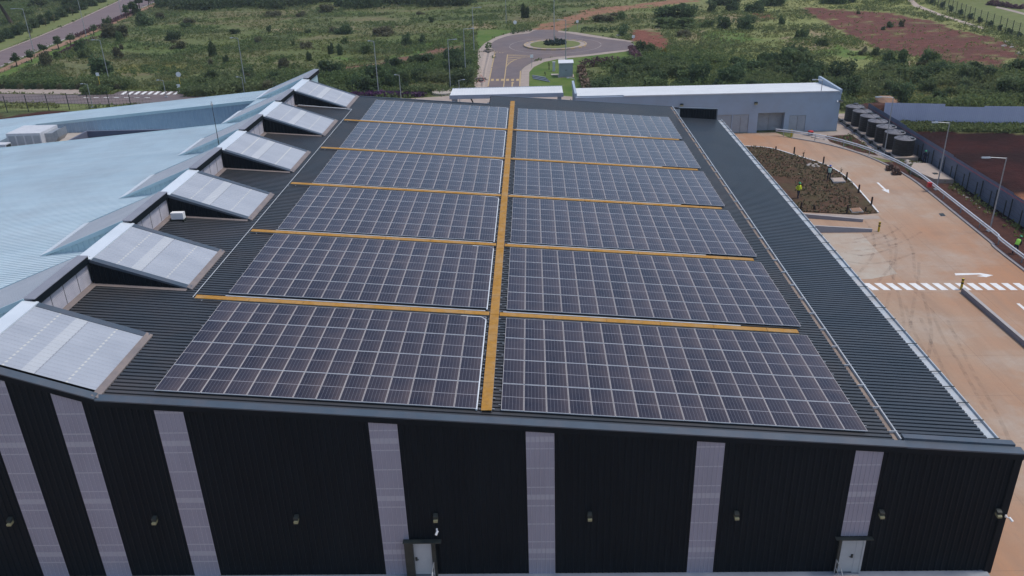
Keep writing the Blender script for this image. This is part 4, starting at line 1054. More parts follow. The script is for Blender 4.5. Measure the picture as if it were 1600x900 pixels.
for i in range(4):
    a = G(*px_[i]); c = G(*px_[i+1]); b = MB(); L_ = (c-a).length; d = (c-a)/L_; n_ = Vector((d.y, -d.x, 0)); k = 0
    prof = []; q = 0
    while q < L_:
        for fq, fo in ((0,0),(.6,0),(.7,1),(.9,1)):
            if q+fq*.25 < L_: prof.append((q+fq*.25, fo*.03))
        q += .25
    prof.append((L_-.02, 0)); i0 = len(b.v)
    for q, o in prof:
        p = a+d*q+n_*o; b.v += [(p.x,p.y,0),(p.x,p.y,hts[i])]
    for k in range(len(prof)-1): b.f.append((i0+2*k, i0+2*k+2, i0+2*k+3, i0+2*k+1)); b.m.append(0)
    pb = [a-n_*.06, c-d*.02-n_*.06]; b.poly([(pb[0].x,pb[0].y,0),(pb[0].x,pb[0].y,hts[i]),(pb[1].x,pb[1].y,hts[i]),(pb[1].x,pb[1].y,0)])
    b.build('fence_sheet', m_purplefence, pf)

def mesh_fence(name_label, pts, h, every, wires=8):
    t = thing('mesh_fence', name_label, 'fence', (pts[0].x, pts[0].y, 0))
    b = MB()
    for p, q in zip(pts, pts[1:]):
        for k in range(wires):
            z = .1+(h-.15)*k/(wires-1); b.tube((p.x,p.y,z), (q.x,q.y,z), .014, n=4)
        L_ = (q-p).length; n = int(L_/.5)
        for k in range(n):
            c = p.lerp(q, k/n); b.tube((c.x,c.y,.05), (c.x,c.y,h), .011, n=3)
    b.build('wire_mesh', m_darksteel, t)
    for p, q in zip(pts, pts[1:]):
        L_ = (q-p).length; n = max(1, int(L_/every))
        for k in range(n):
            c = p.lerp(q, k/n); b = MB(); b.box(c.x-.05, c.x+.05, c.y-.05, c.y+.05, 0, h+.25); b.build('post', m_darksteel, t)
    return t
mesh_fence('dark mesh fence with posts in front of the road behind the white roof', GP([(-20,176),(12,176),(45,174.8),(77,173.4),(109,171.8),(140,170.2),(172,168.6),(205,167),(240,165.5)]), 2.6, 99, 6)
mesh_fence('tall dark mesh fence beside the green lawn in the far right corner', GP([(1446,3),(1480,19),(1520,36),(1560,50),(1600,66),(1650,88)]), 3.3, 3.2, 8)

# ------------------------------------------------------------------ guard rail along the curve
gr = thing('guard_rail', 'long galvanised guard rail curving along the outer kerb of the yard road', 'guard rail', (42.9, 80, 0))
C = [Vector((p.x+.55, p.y+.2, 0)) for p in KC][:-1]
C = [p for p in C if p.y > 25]
ends = C[-1]+Vector((-2.6, 1.6, 0)); C.append(ends)
b = MB(); b.path([p+Vector((0,0,.92)) for p in C], .075, 8); b.build('top_rail', m_rail, gr)
b = MB(); b.path([p+Vector((0.03,0,.68)) for p in C], .06, 8); b.build('lower_rail', m_rail, gr)
acc = 0; nxt = 1.0
for p, q in zip(C[::-1], C[-2::-1]):
    L_ = (q-p).length
    while nxt < acc+L_:
        c = p.lerp(q, (nxt-acc)/L_); b = MB(); b.box(c.x+.1, c.x+.18, c.y-.04, c.y+.04, 0, .9); b.build('post', m_steel, gr); nxt += 4.3
    acc += L_
c = G(1441, 291, .6); b = MB(); b.box(42.95, 43.35, c.y-.3, c.y+.1, .55, 1.05); tag(b.build('red_cloth', m_red), 'small red cloth hung on the guard rail', 'cloth')

# ------------------------------------------------------------------ lamps
def street_lamp(x, y, h, arm, label, group='street lamps', r=.075, hd=.5):
    t = thing('street_lamp', label, 'street lamp', (x, y, 0), group)
    b = MB(); b.tube((x,y,0), (x,y,h), r, r*.65, 8); b.build('pole', m_steel, t)
    b = MB(); b.box(x-.25, x+.25, y-.25, y+.25, .0, .12); b.build('base_plate', m_steel, t)
    b = MB(); b.tube((x,y,h-.06), (x+arm*.65, y, h+.06), r*.55, r*.5, 6); b.build('arm', m_steel, t)
    ax = x+arm*.65; ex = x+arm; lo, hi = min(ax, ex), max(ax, ex)
    b = MB(); b.hexa([(lo,y-.13,h+.0),(hi,y-.13,h+.0),(hi,y+.13,h+.0),(lo,y+.13,h+.0),(lo,y-.1,h+.11),(hi,y-.1,h+.11),(hi,y+.1,h+.11),(lo,y+.1,h+.11)]); b.build('lamp_head', m_steel, t)
    return t
def lamp_px(bx, by, tyy, arm, label, **k):
    p = G(bx, by); z = onY(bx, tyy, p.y).z; return street_lamp(p.x, p.y, max(3, z), arm, label, **k)
lamp_px(1463, 297, 192, -1.9, 'tall grey street lamp behind the guard rail, beside the raised concrete slab')
lamp_px(1546, 362, 247, -2.3, 'tall grey street lamp behind the guard rail, nearest of those along the fence')
lamp_px(1381, 243, 152, -2.2, 'grey street lamp standing in front of the black water tanks')
lamp_px(1275, 205, 125, -1.4, 'grey street lamp in front of the right end of the utility building')
lamp_px(866, 71, -4, -1.6, 'tall street lamp in the planted centre of the roundabout', r=.11)
lamp_px(884, 92, 31, -1.8, 'street lamp behind the grey kiosk at the edge of the roundabout', r=.1)
lamp_px(897, 163, 122, -1.2, 'short lamp beside the left end of the utility building')
lamp_px(719, 166, 125, 1.0, 'short lamp in front of the left end of the gate canopy')
lamp_px(627, 158, 117, -.8, 'short lamp beyond the rear edge of the dark roof, by violet flowers')
lamp_px(592, 149, 64, -1.0, 'tall lamp rising from the violet flowers behind the warehouse', r=.09)
lamp_px(704, 139, 62, 1.6, 'tall lamp in the thicket left of the gate road, nearest the canopy', r=.09)
lamp_px(728, 122, 45, 2.0, 'tall lamp in the thicket left of the gate road, second from the canopy', r=.09)
lamp_px(741, 82, 12, 2.0, 'tall lamp by the pavement bend left of the roundabout', r=.1)
lamp_px(54, 84, 13, -2.8, 'tall lamp on the near verge of the main road, left of the walking person', r=.1)
lamp_px(135, 57, -2, -2.8, 'tall lamp on the main road verge, right of the walking person', r=.1)
lamp_px(191, 28, -30, -2.8, 'tall lamp on the main road verge, among trees near the top edge', r=.1)
lamp_px(172, 132, 62, -1.6, 'tall leaning lamp in front of the round dark tree by the side road', r=.09)
lamp_px(145, 168, 131, -1.1, 'short lamp by the side road beside the clipped planter grass')
lamp_px(260, 152, 127, -1.1, 'short lamp on the side road next to the zebra crossing')
lamp_px(382, 147, 124, -1.0, 'short lamp at the scrub edge behind the white roof')
lamp_px(385, 143, 59, -1.4, 'tall lamp at the scrub edge behind the white roof', r=.09)
lamp_px(791, 36, -20, -2.0, 'distant lamp beyond the lawn left of the roundabout', r=.09)

# ------------------------------------------------------------------ posts, bollards, dock walls
for i, (px, py, l) in enumerate([(1372.5,362,'beside the end of the dock wall'), (1501.5,452.5,'at the head of the low median wall on the crossing'), (1236,214,'at the corner of the utility building forecourt')]):
    p = G(px, py); t = thing('bollard', 'yellow and black striped bollard '+l, 'bollard', p, 'striped bollards')
    b = MB(); b.tube(p, p+Vector((0,0,1.0)), .1, .1, 12); b.build('post', m_yellow, t)
    for z in (.55, .86):
        b = MB(); b.lathe([(.106,z),(.106,z+.13)], (p.x,p.y,0), 12); b.build('band', m_blackpaint, t)
POSTS = [((1240.3,242),'on the far rim of the planting bed, left of the pale stones'),((1286,257.5),'behind the pale stones on the planting bed rim'),((1322,282.5),'on the road rim of the bed, beside the grey cover slab'),((1341,302.5),'on the road rim of the bed, second from its tip'),((1361,322),'on the road rim of the bed, nearest its tip'),((1251,330),'on the near rim of the bed, closest to the warehouse eaves'),((1272,328.5),'short, on the near rim of the bed, second from the eaves'),((1323,334.5),'on the near rim of the bed, left of the orange slab'),((1352,331.5),'stubby, on the near rim of the bed, right of the orange slab'),((1212,235.5),'stubby, at the far left rim of the planting bed')]
for i, ((px, py), l) in enumerate(POSTS):
    p = G(px, py); h = .55 if 'st' in l[:2] or 'sh' in l[:2] else 1.0
    t = thing('timber_post', 'dark timber post '+l, 'post', p, 'timber posts around the planting bed')
    b = MB(); b.tube(p, p+Vector((0,0,h)), .1, .09, 9); b.build('trunk', m_timber, t)
    b = MB(); b.tube(p+Vector((0,0,h+.002)), p+Vector((0,0,h+.03)), .092, .07, 9); b.build('cap', m_brown, t)
def sloped_wall(name, label, a, c, h0, h1, w):
    a = G(*a); c = G(*c); d = (c-a).normalized(); s_ = Vector((-d.y, d.x, 0))*w
    a = a-d*((a.x-21.3)/d.x) if a.x > 21.3 else a
    t = thing(name, label, 'wall', (a+c)/2)
    z = Vector((0,0,1))
    b = MB(); b.hexa([a, c, c+s_, a+s_, a+z*h0, c+z*h1, c+s_+z*h1, a+s_+z*h0]); b.build('wall', m_greywall, t)
    b = MB(); b.hexa([a+z*(h0+.003), c+z*(h1+.003), c+s_+z*(h1+.003), a+s_+z*(h0+.003), a+z*(h0+.03), c+z*(h1+.03), c+s_+z*(h1+.03), a+s_+z*(h0+.03)]); b.build('coping', m_kerb, t)
sloped_wall('dock_wall', 'wedge shaped grey dock wall ending beside the striped bollard', (1275,364), (1362.5,363.2), 1.15, .32, .2)
sloped_wall('dock_wall', 'long low grey dock wall in front of the planting bed', (1258,341), (1348,347.5), .55, .3, .2)
a, c = G(1501,457), G(1680,612); t = thing('median_wall', 'low grey concrete median wall running from the zebra crossing', 'wall', (a+c)/2)
d = (c-a).normalized(); s_ = Vector((-d.y, d.x, 0))*.28; z = Vector((0,0,1))
b = MB(); b.hexa([a, c, c+s_, a+s_, a+z*.42, c+z*.42, c+s_+z*.42, a+s_+z*.42]); b.build('wall', m_greywall, t)
b = MB(); b.hexa([a+z*.423, c+z*.423, c+s_+z*.423, a+s_+z*.423, a+z*.44, c+z*.44, c+s_+z*.44, a+s_+z*.44]); b.build('coping', m_kerb, t)
def slab(name, label, cat, pts, z0, z1, mat, mat2=None):
    b = MB(); P = GP(pts); b.prism([(p.x, p.y) for p in P], z0, z1); return tag(b.build(name, mat), label, cat)
def slabf(name, label, cat, pts, z1, mat, rim):
    P = GP(pts, 0); c = sum(P, Vector())/len(P); t = thing(name, label, cat, (c.x, c.y, 0))
    b = MB(); b.prism([(p.x, p.y) for p in P], .02, z1); b.build('frame', rim, t)
    b = MB(); b.prism([(c.x+(p.x-c.x)*.86, c.y+(p.y-c.y)*.86) for p in P], z1+.002, z1+.04); b.build('cover', mat, t)
slabf('manhole_slab', 'square grey concrete cover slab in the planting bed', 'cover slab', [(1297,281.5),(1316,281),(1321,287.5),(1302,288)], .28, m_concrete, m_kerb)
slabf('manhole_slab', 'orange dusted square slab near the tip of the planting bed', 'cover slab', [(1327,328.5),(1343,327),(1349,333.5),(1331,334.5)], .2, m_dirtpath, m_kerb)
slabf('drain_grate', 'dark square drain grate in the yard road', 'drain grate', [(1466.5,334),(1474,333.5),(1478,338),(1470,338.5)], .03, m_darksteel, m_greywall)
t = thing('concrete_slab', 'raised pale concrete slab on the soil bank beside the fence', 'slab', G(1462,272))
b = MB(); P = [(45.2, 96.8), (46.95, 96.6), (46.95, 90.2), (44.9, 90.6), (43.9, 94.6)]; b.prism(P, .03, .55); b.build('slab', m_concrete, t)
b = MB(); b.box(45.6, 46.1, 92.2, 92.7, .552, .6); b.build('hatch', m_darksteel, t)
for k, (px, py) in enumerate([(1391,265.5),(1400.5,272)]):
    p = G(px, py); t = thing('log_pile', ['farther', 'nearer'][k]+' bundle of short brown logs lying by the yard kerb', 'logs', p, 'log bundles by the kerb')
    for j, (ox, oz) in enumerate(((-.3,.22),(.3,.22),(0,.62))):
        b = MB(); b.tube(p+Vector((ox-.15,-.55,oz)), p+Vector((ox+.15,.55,oz)), .24, .22, 10); b.build('log', m_brown, t)
def rock(name, p, r, mat, label, cat, group=None, flat=.6):
    bm = bmesh.new(); bmesh.ops.create_icosphere(bm, subdivisions=2, radius=r)
    sd_ = rng.random()*50
    for v in bm.verts:
        k = 1+.45*mnoise.noise(v.co*(1.1/r)+Vector((sd_,0,0))); v.co *= k; v.co.z = max(v.co.z*flat, -r*.15)
    me = bpy.data.meshes.new(name); bm.to_mesh(me); bm.free(); me.materials.append(mat)
    o = bpy.data.objects.new(name, me); COL.objects.link(o); o.location = p; return tag(o, label, cat, group)
for (px, py) in [(1421,257),(1426,259.5),(1431,256.5),(1435,261),(1441,263),(1418,253.5),(1446,262),(1450,267),(1437,256)]:
    rock('stone', G(px, py), .32+.2*rng.random(), m_stone, 'pale broken stone in the rubble below the tank plinth', 'stone', 'rubble below the tank plinth')
for (px, py) in [(1266,256),(1270,258.5),(1275,257),(1278,260),(1272,260.5),(1263,258.5)]:
    rock('stone', G(px, py, .1), .2+.08*rng.random(), m_stone, 'pale stone in the small heap on the planting bed', 'stone', 'stones on the planting bed')
for (px, py) in [(1485,290),(1492,296),(1499,301),(1505,306),(1511,309),(1518,314),(1525,319),(1531,325),(1541,332)]:
    rock('stone', G(px, py), .14+.08*rng.random(), m_stone, 'small pale stone scattered along the foot of the sheet fence', 'stone', 'stones along the fence foot')
for (px, py) in [(1581,74),(1578,70),(1571,66),(1594,84),(1568,72)]:
    rock('stone', G(px, py), .4+.4*rng.random(), m_stone, 'white rubble lump at the right end of the red field', 'stone', 'rubble on the red field')
rock('spoil_heap', G(1388,163), 2.3, m_dirtpath, 'pale earth heap behind the corner of the lavender fence', 'earth heap', None, .5)
rock('spoil_heap', G(1368,176), 3.4, m_soil, 'dark red earth heap behind the water tanks', 'earth heap', None, .45)
t = thing('waste_skip', 'red topped drum with scrap standing behind the end of the guard rail', 'drum', G(1266,212))
p = G(1266,212); b = MB(); b.lathe([(.36,0),(.36,.5),(.33,.54)], p, 14); b.build('drum', m_darksteel, t)
b = MB(); b.lathe([(.38,.55),(.34,.66),(.15,.72)], p, 14); b.build('lid', m_red, t)
for (px, py) in [(1258,211),(1276,216),(1283,217.5),(1272,215),(1290,219)]:
    rock('stone', G(px, py), .35, m_stone, 'pale block in the scrap behind the guard rail end', 'stone', 'scrap behind the guard rail end')
# ------------------------------------------------------------------ kiosk and signs by the roundabout
p = G(884.5, 121); k = thing('transformer_kiosk', 'grey metal transformer kiosk with white roof on the lawn', 'kiosk', p)
b = MB(); b.box(p.x-1.25, p.x+1.25, p.y, p.y+2.2, .1, 2.55); b.build('cabinet', m_kiosk, k)
for sg in (-1, 1):
    b = MB(); b.box(p.x+min(0,sg*1.1)+.02*(sg>0), p.x+max(0,sg*1.1)-.02*(sg<0), p.y-.03, p.y-.002, .25, 2.4); dd = b.build('door', m_kiosk, k)
    h_ = MB(); h_.box(p.x+sg*.12-.03, p.x+sg*.12+.03, p.y-.06, p.y-.032, 1.2, 1.45); h_.build('handle', m_darksteel, dd)
b = MB(); b.prism([(p.x-1.4,p.y-.15),(p.x+1.4,p.y-.15),(p.x+1.4,p.y+2.4),(p.x-1.4,p.y+2.4)], 2.55, lambda x, y: 2.68+.06*(y-p.y)); b.build('roof', m_utilroof, k)
b = MB(); b.box(p.x-1.5, p.x+1.5, p.y-.2, p.y+2.5, 0, .1); b.build('base', m_concrete, k)
p = G(865.5, 112); k = thing('meter_pillar', 'slim white meter pillar on the lawn beside the kiosk', 'pillar', p)
b = MB(); b.box(p.x-.25, p.x+.25, p.y, p.y+.4, .1, 1.75); b.build('cabinet', m_acwhite, k)
b = MB(); b.box(p.x-.3, p.x+.3, p.y-.05, p.y+.45, 1.75, 1.82); b.build('cap', m_acwhite, k)
b = MB(); b.box(p.x-.28, p.x+.28, p.y-.03, p.y+.43, 0, .1); b.build('base', m_concrete, k)
for (pts, l) in [([(861,116),(873,116),(873,118),(861,118)],'left of the kiosk foot'),([(872.5,91.5),(883,91.3),(883,94),(872.5,94)],'behind the kiosk by the lamp'),([(974,90.5),(986,90.3),(985,92),(975,92)],'at the right tip of the lawn'),([(963,54.5),(972,53.5),(972,56),(964,56)],'on the small far lawn')]:
    slab('paving_slab', 'pale concrete slab on the grass '+l, 'slab', pts, .01, .1, m_court)
for j in range(5):
    a = G(832+.3*j, 118+1.1*j, .12); c = G(853+1.5*j, 121.5+1.5*j, .12)
    b = MB(); b.tube(a, c, .12, n=8); o = b.build('steel_pipe', m_darksteel if j % 2 else m_steel); tag(o, ('dark' if j % 2 else 'bright')+' pipe in the stack lying on the lawn by the gate road', 'pipe', 'pipes stacked on the lawn')
def sign(px, py, h, shape, label, two=False, col=None):
    p = G(px, py); t = thing('road_sign', label, 'road sign', p)
    b = MB(); b.tube(p, p+Vector((0,0,h)), .05, n=6); b.build('post', m_steel if col is None else col, t)
    b = MB()
    if shape == 'disc': b.tube(p+Vector((0,-.09,h-.1)), p+Vector((0,-.05,h-.1)), .45, n=20)
    elif shape == 'rect': b.box(p.x-.3, p.x+.3, p.y-.09, p.y-.05, h-.45, h+.15)
    else: 
        b.prism([(0,0),(1,0),(.5,.9)], -.02, .02); b.v = [(p.x-.55+v[0]*1.1, p.y-.07+v[2], h-.7+v[1]*1.1) for v in b.v]; b.f = [tuple(reversed(f)) for f in b.f]
    b.build('sign_plate', m_camwhite, t)
    if shape == 'tri':
        b = MB()
        for q, r_ in (((-.62,-.78),(.62,-.78)),((.62,-.78),(0,.36)),((0,.36),(-.62,-.78))): b.bar((p.x+q[0],p.y-.12,h+q[1]), (p.x+r_[0],p.y-.12,h+r_[1]), .12, .03)
        b.build('border', m_red, t)
sign(284, 143, 3.2, 'disc', 'round white road sign at the end of the zebra crossing', col=m_yellow)
sign(281, 145, 1.4, 'rect', 'small white square sign below the round sign by the crossing')
sign(158, 140, 3.0, 'rect', 'narrow pale sign on the planter by the side road', col=m_yellow)
sign(831, 105, 2.3, 'rect', 'pale sign on the pavement at the kerb of the gate road')
sign(805, 49, 2.3, 'disc', 'small round sign at the far left rim of the roundabout', col=m_bark)
sign(902, 48, 2.4, 'rect', 'small white sign at the far rim of the roundabout')
sign(989, 72, 2.2, 'rect', 'small white sign where the right exit road meets red dirt')
p = G(752, 133); t = thing('road_sign', 'red and white triangular sign at the drain channel bridge', 'road sign', p)
b = MB(); b.tube(p, p+Vector((0,0,1.6)), .05, n=6); b.build('post', m_steel, t)
b = MB()
for q, r_ in (((-.75,.3),(.75,.3)),((.75,.3),(0,1.6)),((0,1.6),(-.75,.3))): b.bar((p.x+q[0],p.y-.1,.3+q[1]), (p.x+r_[0],p.y-.1,.3+r_[1]), .16, .04)
b.build('border', m_red, t)
for i, (pa, pb, l) in enumerate([((743.5,125),(760,125),'near'),((756,81),(771,80),'far')]):
    a, c = G(*pa), G(*pb); t = thing('channel_bridge', l+' concrete beam across the drain channel by the gate road', 'beam', (a+c)/2)
    b = MB(); b.bar(a+Vector((0,0,.35)), c+Vector((0,0,.35)), .5, .3); b.build('beam', m_concrete, t)
    for e in (a, c):
        b = MB(); b.box(e.x-.25, e.x+.25, e.y-.25, e.y+.25, 0, .196); b.build('footing', m_concrete, t)
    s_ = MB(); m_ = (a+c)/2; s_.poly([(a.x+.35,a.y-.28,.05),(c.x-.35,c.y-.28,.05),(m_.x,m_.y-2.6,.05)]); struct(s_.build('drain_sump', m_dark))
# far blue shed
p = G(1490, -1); t = thing('blue_shed', 'long blue walled shed at the very top right', 'building', (p.x, p.y+10, 0))
b = MB(); b.box(p.x-14, p.x+16, p.y+2, p.y+16, 0, 6); b.build('wall', M('blue_wall', (.13,.17,.30), (.16,.2,.33), .3), t)
b = MB(); b.prism([(p.x-15,p.y+1),(p.x+17,p.y+1),(p.x+17,p.y+17),(p.x-15,p.y+17)], 6.003, 6.4); b.build('roof', m_utilroof, t)
print('THINGS', len(bpy.data.objects))

# ------------------------------------------------------------------ vegetation
def leaf_mesh(name, pts, size, mat, up=0.3, jitter=.4):
    """many small leaf quads spread through a volume; pts Nx3, size N"""
    n = len(pts)
    a = rng.normal(size=(n, 3)); a[:, 2] = np.abs(a[:, 2])*.6+up; a /= np.linalg.norm(a, axis=1)[:, None]
    t = rng.normal(size=(n, 3)); e1 = np.cross(a, t); e1 /= np.linalg.norm(e1, axis=1)[:, None]; e2 = np.cross(a, e1)
    s = size*(1+jitter*(rng.random(n)-.5)*2)
    w = (s*.5)[:, None]; l = (s*.75)[:, None]
    V = np.stack([pts-e1*w*.2-e2*l, pts+e1*w-e2*l*.1, pts+e1*w*.2+e2*l, pts-e1*w+e2*l*.1], 1).reshape(-1, 3)
    me = bpy.data.meshes.new(name)
    me.vertices.add(4*n); me.vertices.foreach_set('co', V.ravel())
    me.loops.add(4*n); me.loops.foreach_set('vertex_index', np.arange(4*n))
    me.polygons.add(n); me.polygons.foreach_set('loop_start', np.arange(n)*4); me.polygons.foreach_set('loop_total', np.full(n, 4))
    me.update(); me.materials.append(mat); return me
def crown_pts(n, seed, lobes=7, tall=1.0, base=.05):
    g = np.random.default_rng(seed); P = []
    cs = g.uniform(-.55, .55, (lobes, 3)); cs[:, 2] = base+g.random(lobes)*(.75-base)*tall
    rs = g.uniform(.25, .48, lobes)
    for c, r in zip(cs, rs):
        k = n//lobes; d = g.normal(size=(k, 3)); d /= np.linalg.norm(d, axis=1)[:, None]
        q = c+d*(r*(.5+.5*g.random(k)+.55*g.random(k)**6))[:, None]*np.array([1, 1, .85]); P.append(q)
    k = n//6; q = g.uniform(-.75, .75, (k, 3)); q[:, 2] = g.random(k)*.35*tall; P.append(q[np.hypot(q[:, 0], q[:, 1]) < .8])
    P = np.concatenate(P); P[:, 2] = np.maximum(P[:, 2], .03); return P
BM = {}
for kname, mat in (('mid', m_leaf), ('dark', m_leafdark), ('olive', m_leafgrey), ('purple', m_purpleleaf), ('yellow', m_yellowleaf)):
    for v in range(3):
        tall = (.8, 1.0, 1.5)[v]
        p = crown_pts(1500, 100+v*7+len(kname), (6, 8, 7)[v], tall)
        BM[kname, v] = leaf_mesh('bush', p, np.full(len(p), .105), mat)
NB = [0]
def bush(x, y, w, h, kind, label, group, v=None):
    v = int(rng.integers(0, 3)) if v is None else v
    o = bpy.data.objects.new('bush', BM[kind, v]); COL.objects.link(o); NB[0] += 1
    o.location = (x, y, 0); zt = (.8, 1.0, 1.5)[v]
    o.scale = (w/1.7, w/1.7*rng.uniform(.85, 1.2), h/(zt*.75+.35)); o.rotation_euler = (0, 0, rng.random()*6.28)
    return tag(o, label, 'bush', group)
KW = {'mid': 'mid green', 'dark': 'dark green', 'olive': 'olive grey', 'purple': 'purple leaved', 'yellow': 'yellow green'}
def mpp(p): return (p-Vector((0,0,H))).dot(FWD)/F
def bush_px(px, py, w, h, kind, where, group, v=None):
    p = G(px, py); s = mpp(p); return bush(p.x, p.y, w*s, h*s*1.08, kind, f'{KW[kind]} bush {where}', group, v)
def scatter(poly, n, smin, smax, kinds, where, group, hr=(.7, 1.1)):
    P = GP(poly); xs_ = [p.x for p in P]; ys_ = [p.y for p in P]; k = 0
    poly2 = [(p.x, p.y) for p in P]
    while k < n:
        x = rng.uniform(min(xs_), max(xs_)); y = rng.uniform(min(ys_), max(ys_))
        if not inpoly(np.array([x]), np.array([y]), poly2)[0]: continue
        if any(inpoly(np.array([x]), np.array([y]), e)[0] for e in EXCL): continue
        s = smin+(smax-smin)*rng.random()**1.6; kd = kinds[int(rng.integers(len(kinds)))]
        bush(x, y, s, s*rng.uniform(*hr), kd, f'{KW[kd]} bush {where}', group); k += 1
# prominent ones first
for a in [(72,103,22,23,'olive'),(90,91,15,13,'mid'),(126,80,16,18,'dark'),(181,58,44,26,'olive'),(168,44,14,16,'dark'),(226,40,30,20,'dark'),(214,22,16,16,'dark'),(135,90,24,16,'mid'),(187,92,16,22,'olive'),(188,66,12,18,'mid')]:
    bush_px(*a, 'in the scrub below the main road', 'bushes below the main road')
for a in [(334,88,14,24,'dark'),(353,98,9,12,'dark'),(484,95,9,15,'dark'),(517,84,9,17,'dark'),(532,86,9,18,'dark'),(540,68,12,12,'mid'),(330,103,10,12,'olive'),(443,108,20,18,'olive'),(478,75,18,12,'olive'),(600,55,32,16,'olive'),(637,70,18,16,'dark'),(661,68,14,14,'dark'),(675,35,9,10,'dark'),(420,50,9,12,'dark'),(459,72,5,10,'mid'),(575,83,22,18,'mid')]:
    bush_px(*a, 'standing alone in the open meadow behind the skylights', 'lone bushes in the meadow')
for a in [(821,28,15,22,'dark'),(1042,27,46,22,'dark'),(1074,27,34,23,'dark'),(1058,42,62,16,'mid'),(1105,42,22,12,'mid'),(1131,44,22,18,'dark'),(1165,46,28,18,'dark'),(1172,36,20,13,'dark'),(1112,19,14,14,'dark'),(1143,17,22,14,'dark'),(1178,19,34,16,'dark'),(1130,6,50,14,'dark'),(1205,8,40,18,'dark'),(1221,38,10,12,'dark'),(970,30,18,14,'mid'),(945,33,36,12,'olive'),(1069,57,24,12,'olive')]:
    bush_px(*a, 'in the meadow beyond the roundabout', 'bushes beyond the roundabout')
for a in [(1000,80,20,16,'dark'),(1016,82,18,15,'mid'),(1036,85,10,10,'yellow'),(1014,87,9,8,'yellow')]:
    bush_px(*a, 'behind the purple hedge at the lawn tip', 'bushes at the lawn tip')
scatter([(915,108),(1000,92),(1110,95),(1180,110),(1300,120),(1330,150),(1200,145),(1040,148),(930,150)], 30, 2.2, 5.5, ['mid','dark','dark','mid'], 'in the thicket behind the utility building', 'thicket behind the utility building', (.6, .9))
scatter([(1150,95),(1215,92),(1290,100),(1335,150),(1325,175),(1240,140),(1180,120)], 18, 2.2, 5.5, ['dark','dark','mid'], 'above the right end of the utility building', 'thicket at the end of the utility building', (.6, .9))
scatter([(1360,108),(1440,100),(1520,112),(1620,112),(1640,165),(1560,168),(1400,165),(1365,140)], 34, 2.2, 5.5, ['mid','mid','dark'], 'in the thicket behind the lavender fence', 'thicket behind the lavender fence', (.6, .9))
scatter([(505,118),(560,112),(660,100),(720,92),(738,120),(720,142),(640,146),(540,146),(505,135)], 32, 2.0, 4.8, ['mid','dark','dark'], 'in the thicket between the warehouse and the meadow', 'thicket behind the warehouse', (.65, 1.0))
scatter([(240,145),(350,120),(480,115),(500,112),(480,130),(440,142),(330,148)], 14, 1.6, 3.8, ['dark','olive','mid'], 'at the scrub edge behind the white roof', 'bushes behind the white roof', (.6, .9))
scatter([(230,30),(400,20),(700,16),(760,30),(640,45),(400,70),(240,80)], 14, 2.0, 5.5, ['olive','dark','olive'], 'scattered over the far meadow', 'bushes over the far meadow', (.4, .7))
scatter([(240,-4),(740,-6),(760,8),(500,14),(240,14)], 18, 4, 10, ['dark','dark','mid'], 'in the dark wood along the top edge', 'bushes along the far wood', (.5, .8))
scatter([(1260,55),(1400,85),(1500,108),(1380,105),(1290,80),(1215,60)], 7, 1.2, 3, ['mid','olive'], 'along the near edge of the red field', 'bushes by the red field')
scatter([(1290,15),(1380,22),(1480,45),(1560,66),(1500,70),(1380,50)], 4, .9, 1.8, ['dark','olive'], 'growing on the red field', 'bushes on the red field', (.9, 1.6))
scatter([(1250,-2),(1400,-4),(1420,8),(1380,14),(1260,8)], 8, 3, 7, ['dark','mid'], 'on the far side of the red field', 'bushes behind the red field')
for i in range(20):
    bush_px(3+10.1*i, 139+.06*i, 10, 9.5, 'dark' if i % 3 else 'olive', 'in the clipped row along the pale pavement', 'row of round bushes by the side road', 0)
for i in range(11):
    t_ = i/10; bush_px(1456+150*t_, 6+60*t_, 8, 11, 'dark', 'in the row behind the tall mesh fence', 'bushes along the tall mesh fence', 2)
for i in range(6): bush_px(1548+9*i, 8+1.2*i, 12, 8, 'purple', 'bordering the far green lawn', 'bushes bordering the far lawn')
for i in range(12):
    t_ = i/11; bush_px(-4+160*t_, 66-62*t_, 22, 15, 'dark', 'in the long hedge row above the main road', 'hedge row above the main road', 0)
scatter([(-10,-10),(170,-12),(100,20),(0,50)], 9, 3, 8, ['mid','dark'], 'in the wood left of the main road', 'wood left of the main road', (.5, .9))
# hedges
def hedge(name, pts, w, h, mat, label, dens=26, cat='hedge', ls=.3):
    P = GP(pts); acc = []
    for p, q in zip(P, P[1:]):
        L_ = (q-p).length; n = int(L_*w*h*dens)+8; t = rng.random(n); d = (q-p)/L_; s_ = Vector((-d.y, d.x, 0))
        o = (rng.random(n)-.5)*w; z = rng.random(n)**.6*h*(.8+.4*np.abs(np.sin(t*L_*1.3)))
        acc.append(np.stack([p.x+d.x*t*L_+s_.x*o, p.y+d.y*t*L_+s_.y*o, z], -1))
    A = np.concatenate(acc); o = bpy.data.objects.new(name, leaf_mesh(name, A, np.full(len(A), ls), mat)); COL.objects.link(o)
    return tag(o, label, cat)
hedge('planter_grass', [(130,147.5),(152,147),(174,146)], 2.6, 1.4, m_leaf, 'clipped green planter grass left of the zebra crossing')
hedge('planter_grass', [(289,149.5),(310,150),(331,150)], 2.6, 1.4, m_leaf, 'clipped green planter grass right of the zebra crossing')
hedge('hedge', [(986,79),(990,87),(999,97)], 1.5, 1.1, m_purpleleaf, 'purple leaved hedge at the right tip of the lawn')
hedge('hedge', [(906,107),(925,104),(950,102),(972,101)], 1.6, 1.5, m_purpleleaf, 'reddish hedge along the lower edge of the lawn', 18)
hedge('hedge', [(907,112),(911,125),(914,138),(917,150)], 1.4, 1.3, M('brown_leaves', (.13,.09,.055), (.16,.10,.07), 1), 'brown dry hedge at the lower right corner of the lawn')
